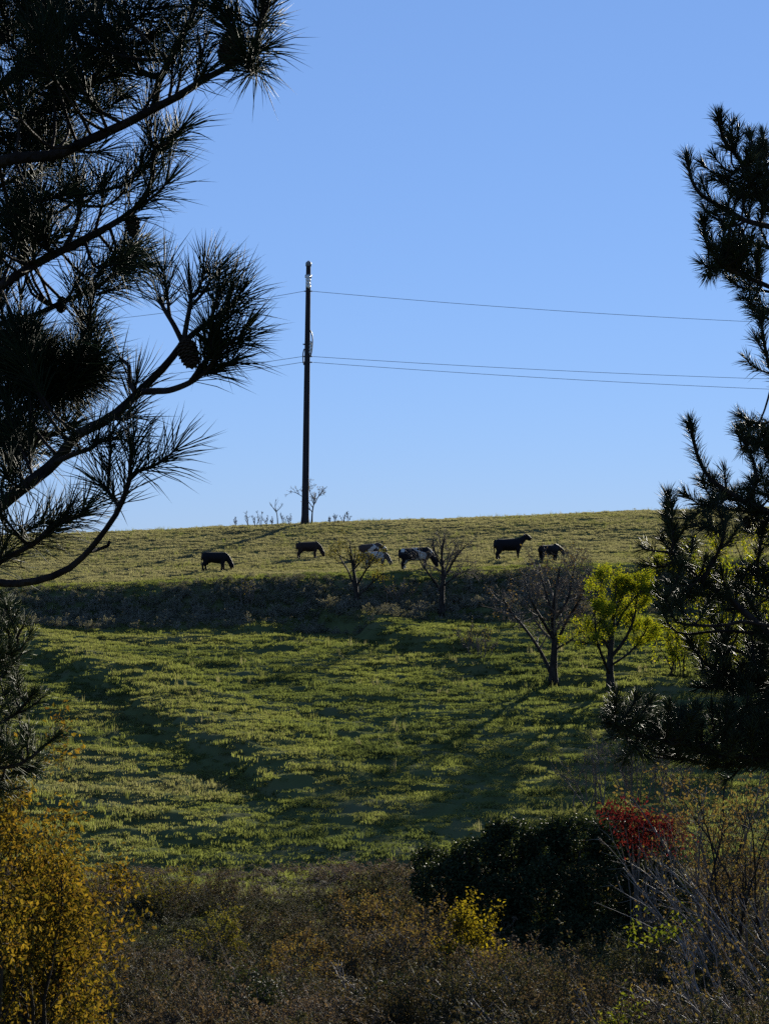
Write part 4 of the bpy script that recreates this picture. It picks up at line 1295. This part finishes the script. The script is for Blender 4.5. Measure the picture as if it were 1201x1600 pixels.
# yellow bush in the scrub
shrub('yellow_bush', 'bright yellow bush in front of the dark evergreen thicket', gbase(715, 30.0), 1.35, 0.5, 14, G2, M['bark_grey'],
      (M['leaf_yellow'], 10, 0.06, 0.06, lambda c: RNG.random(len(c)) < 0.3 + 0.7 * sstep(690, 745, proj(c)[0])), lean=(0.15, 0), r0=0.016)
shrub('russet_bush', 'russet half-bare bush beside the yellow bush', gbase(655, 30.5), 1.35, 0.4, 11, G2, M['twig'],
      (M['leaf_brown'], 4, 0.05, 0.04), r0=0.014)
# small yellow-green shrubs
shrub('small_shrub', 'small yellow-green shrub among pale bare stems', gbase(1012, 24.0), 1.25, 0.1, 4, G2[:1], M['bark_grey'],
      (M['leaf_lime'], 14, 0.065, 0.06, lambda c: c[:, 2] > np.percentile(c[:, 2], 65)), r0=0.01)
shrub('small_shrub', 'low yellow-green shrub at the foot of the scrub', gbase(985, 20.0), 0.72, 0.22, 5, G2[:1], M['bark_grey'],
      (M['leaf_lime'], 14, 0.05, 0.05), r0=0.01)


def thicket(name, label, centre_px, D, lobes, n, leaf_size, material, bark):
    """dense evergreen mound: leaves over many overlapping lobes on real stems"""
    base = gbase(centre_px, D)
    root = empty(name, base, label, 'bush')
    nst = 16
    tops = []
    cs = []
    for (px, py, rx, ry, dd) in lobes:
        c = at(px, py, D + dd)
        s = (D + dd) / F
        cs.append((c, rx * s, ry * s))
    mb = MB()
    for c, rx, rz in cs:
        for _ in range(3):
            e = c + RNG.normal(size=3) * np.array([rx, rx * 0.8, rz]) * 0.4
            g = np.array([e[0] * 0.7 + base[0] * 0.3 + RNG.normal() * 0.2, e[1] + RNG.normal() * 0.2, 0]); g[2] = Hs(g[0], g[1]) - 0.1
            pth = resample([g, (g + e) / 2 + RNG.normal(size=3) * 0.12, e], 8)
            P = pth[None]; R = np.linspace(0.03, 0.012, 8)[None]
            MB().add(*tubes(P, R, 6)).build('stem', bark, root)
            P1, R1 = grow(P, R, 10, (0.3, 1), (55, 15), (0.2, 0.45), 0.5, 5, 0.15, 0.1, 0.005)
            v, q, t = tubes(P1, R1, 3, False); mb.add(v, q)
    mb.build('twigs', bark, root, stuff=True)
    pts = []
    wsum = sum(rx * rz for _, rx, rz in cs)
    for c, rx, rz in cs:
        m = int(n * rx * rz / wsum)
        d = nrm(RNG.normal(size=(m, 3)))
        r = RNG.uniform(0.25, 1.0, (m, 1)) ** 0.45
        bump = 1 + 0.22 * fbm(d[:, 0] * 3 + c[0], d[:, 2] * 3 + d[:, 1] * 2, 3, 5)[:, None]
        pts.append(c + d * r * bump * np.array([rx, rx * 0.85, rz]))
    c = np.concatenate(pts)
    c = c[c[:, 2] > H(c[:, 0], c[:, 1])]
    v, t = leaf_cards(c, leaf_size, RNG, 0.6, 0.25)
    MB().add(v, None, t).build('leaves', material, root, smooth=False, stuff=True)
    return root


thicket('evergreen_thicket', 'big dark evergreen thicket at the lower edge of the green slope', 850, 36.0,
        [(690, 1385, 50, 45, -0.5), (745, 1352, 48, 50, 0), (800, 1322, 50, 45, 0.3), (850, 1335, 45, 50, 0.3), (905, 1312, 50, 42, 0.2), (960, 1322, 45, 45, 0), (1020, 1345, 50, 50, -0.2), (720, 1350, 30, 30, 0.3), (870, 1300, 30, 26, 0.4), (780, 1300, 26, 22, 0.2),
         (760, 1420, 70, 60, -0.6), (850, 1410, 80, 75, -0.6), (940, 1415, 80, 75, -0.6), (1030, 1420, 60, 70, -0.6), (900, 1475, 80, 50, -1.5), (820, 1480, 55, 40, -1.6), (980, 1478, 60, 45, -1.5), (670, 1345, 30, 25, 0.4)],
        66000, 0.075, M['leaf_dark'], M['bark_grey'])

# red bush growing out of the thicket
rbp = gbase(1000, 34.5)
root = empty('red_bush', rbp, 'crimson leaved bush rising out of the evergreen thicket', 'bush')
mb = MB(); cc = []
for (px, py, n) in ((975, 1278, 5), (1000, 1285, 5), (1030, 1298, 5), (1050, 1304, 3), (988, 1300, 4)):
    for _ in range(n):
        e = at(px + RNG.normal() * 12, py + RNG.normal() * 8, 34.3 + RNG.normal() * 0.25)
        pth = resample([rbp + RNG.normal(size=3) * [0.15, 0.15, 0], (rbp + e) / 2 + RNG.normal(size=3) * 0.1, e], 8)
        mb.add(*tubes(pth[None], np.linspace(0.014, 0.005, 8)[None], 4))
        cc.append(e + RNG.normal(size=(90, 3)) * np.array([0.14, 0.14, 0.11]))
mb.build('stems', M['twig'], root)
v, t = leaf_cards(np.concatenate(cc), 0.075, RNG, 0.5, 0.3)
MB().add(v, None, t).build('leaves', M['leaf_red'], root, smooth=False, stuff=True)

# leafless shrubs at the foot of the slope, behind the thicket
GT = [dict(n=8, trange=(0.3, 1), ang=(30, 10), lr=(0.25, 0.45), rr=0.5, K=5, wob=0.12, up=0.1),
      dict(n=5, trange=(0.25, 1), ang=(35, 10), lr=(0.3, 0.55), rr=0.6, K=4, wob=0.14, up=0.05)]
for px, py, h, lab in ((930, 1262, 1.9, 'leafless grey-brown shrub with upright stems right behind the thicket'), (985, 1258, 1.8, 'leafless upright shrub behind the crimson bush'), (1050, 1255, 1.6, 'leafless shrub with greenish undergrowth beneath the lowest pine branch')):
    b_ = ghit(px, py)
    shrub('leafless_shrub', lab, b_, h, 0.22, 10, GT, M['twig'], (M['leaf_olive'], 1, 0.05, 0.02, lambda c: RNG.random(len(c)) < 0.25), r0=0.022, stem_r=0.3, minr=0.006)
for px, py, h, lab in ((540, 1232, 0.0, ''),):
    pass

# darker low bushes standing in the dry scrub
for px, D, h, mk, lab in ((330, 33.0, 1.0, 'leaf_olive', 'low olive bush where the dry scrub meets the golden bushes'), (470, 29.0, 0.9, 'leaf_brown', 'low dull brown bush in the middle of the dry scrub'),
                          (585, 37.0, 1.0, 'leaf_brown', 'withered low bush near the meadow edge'), (640, 24.0, 0.9, 'leaf_dark', 'dark low bush below the russet bush'), (400, 23.0, 0.75, 'leaf_dark', 'dark low bush deep in the dry scrub'), (255, 39.5, 1.1, 'leaf_olive', 'green tinged bush beside the pale dry strip')):
    shrub('low_bush', lab, gbase(px, D), h, 0.5, 9, G2, M['twig'], (M[mk], 5, 0.05, 0.04), r0=0.012, stem_r=0.3, minr=0.0045)

# tangle of pale stems leaning up to the left
GS = [dict(n=6, trange=(0.3, 1), ang=(20, 8), lr=(0.3, 0.6), rr=0.6, K=6, wob=0.08, up=0.0),
      dict(n=4, trange=(0.2, 1), ang=(40, 12), lr=(0.25, 0.5), rr=0.6, K=4, wob=0.14, up=0.0)]
for px, D, h, ln, nst, lab, per in (
        (1215, 27.0, 2.6, (-0.85, 0.0), 12, 'tangle of pale bare stems leaning toward the crimson bush', 1),
        (1180, 23.5, 1.5, (-0.8, -0.1), 11, 'low tangle of pale bare stems around the small yellow-green shrub', 2),
        (1100, 20.5, 1.2, (-0.9, 0.0), 9, 'low sprawling bare stems behind the lowest yellow-green shrub', 2),
        (790, 22.5, 0.95, (-0.9, 0.0), 9, 'sprawling pale bare stems in front of the yellow bush', 1),
        (560, 24.5, 0.8, (-0.6, 0.0), 6, 'few pale arching stems in the brown scrub', 1)):
    shrub('bare_stem_shrub', lab, gbase(px, D), h, 0.28, nst, GS, M['stem_pale'], (M['leaf_brown'], per, 0.05, 0.02), lean=ln, r0=0.017, stem_r=0.4, up=0.02, wob=0.06, minr=0.0035)
# brown leaved bushes on the right
shrub('brown_bush', 'tall half-bare bush with withered yellow leaves under the pine', gbase(1130, 31.0), 3.3, 0.25, 12, G2, M['twig'], (M['leaf_brown'], 4, 0.065, 0.04), r0=0.024, stem_r=0.35)
shrub('brown_bush', 'half-bare brown bush with dark upright stems at the pine\'s foot', gbase(1190, 29.0), 3.0, 0.2, 10, G2, M['bark_grey'], (M['leaf_brown'], 4, 0.06, 0.04), r0=0.024, stem_r=0.35)
# yellow-green bushes behind the right pine
for px, py, h, lab in ((1058, 1058, 2.0, 'yellow-green bush seen through the pine branches'), (1110, 1052, 2.4, 'yellow-green bush standing behind the pine'), (1035, 905, 1.4, 'small green bush on the bank beside the pine branches')):
    b_ = ghit(px, py)
    shrub('leafy_bush', lab, b_, h, 0.25, 7, G2, M['bark_grey'], (M['leaf_yg'], 5, 0.10, 0.06), r0=0.03, stem_r=0.25, minr=0.006)
for px, py, h, lab in ((1128, 1046, 4.6, 'leafy yellow-green tree almost hidden behind the pine'), (1190, 1040, 5.2, 'taller leafy tree farther behind the dark pine branches'), (1290, 1050, 5.5, 'leafy tree beyond the pine at the slope edge')):
    b_ = ghit(px, py)
    shrub('leafy_tree', lab, b_, h, 0.16, 6, [dict(n=12, trange=(0.25, 1), ang=(50, 12), lr=(0.25, 0.45), rr=0.5, K=5, wob=0.14, up=0.12), G2[1]], M['bark_grey'], (M['leaf_yg'], 9, 0.12, 0.10), r0=0.06, stem_r=0.12, minr=0.007, cat='tree')
# sparse shrubs on the slope
for px, py, h, lab in ((752, 1028, 1.5, 'sparse thin shrub on the slope between the two leafless trees'), (735, 1020, 1.2, 'sparse thin shrub beside a dark dip in the turf'), (385, 950, 1.3, 'small pale leafless shrub on the weedy bank'), (900, 945, 2.6, 'half-bare bush on the bank behind the wide leafless tree'), (820, 950, 2.2, 'leafless bush on the bank below the standing cow'), (620, 950, 1.8, 'leafless bush on the bank below the pied cow')):
    b_ = ghit(px, py)
    shrub('sparse_shrub', lab, b_, h, 0.3, 7, GT, M['twig'], (M['leaf_olive'], 1, 0.09, 0.03, lambda c: RNG.random(len(c)) < 0.35), r0=0.022, stem_r=0.2, minr=0.008)
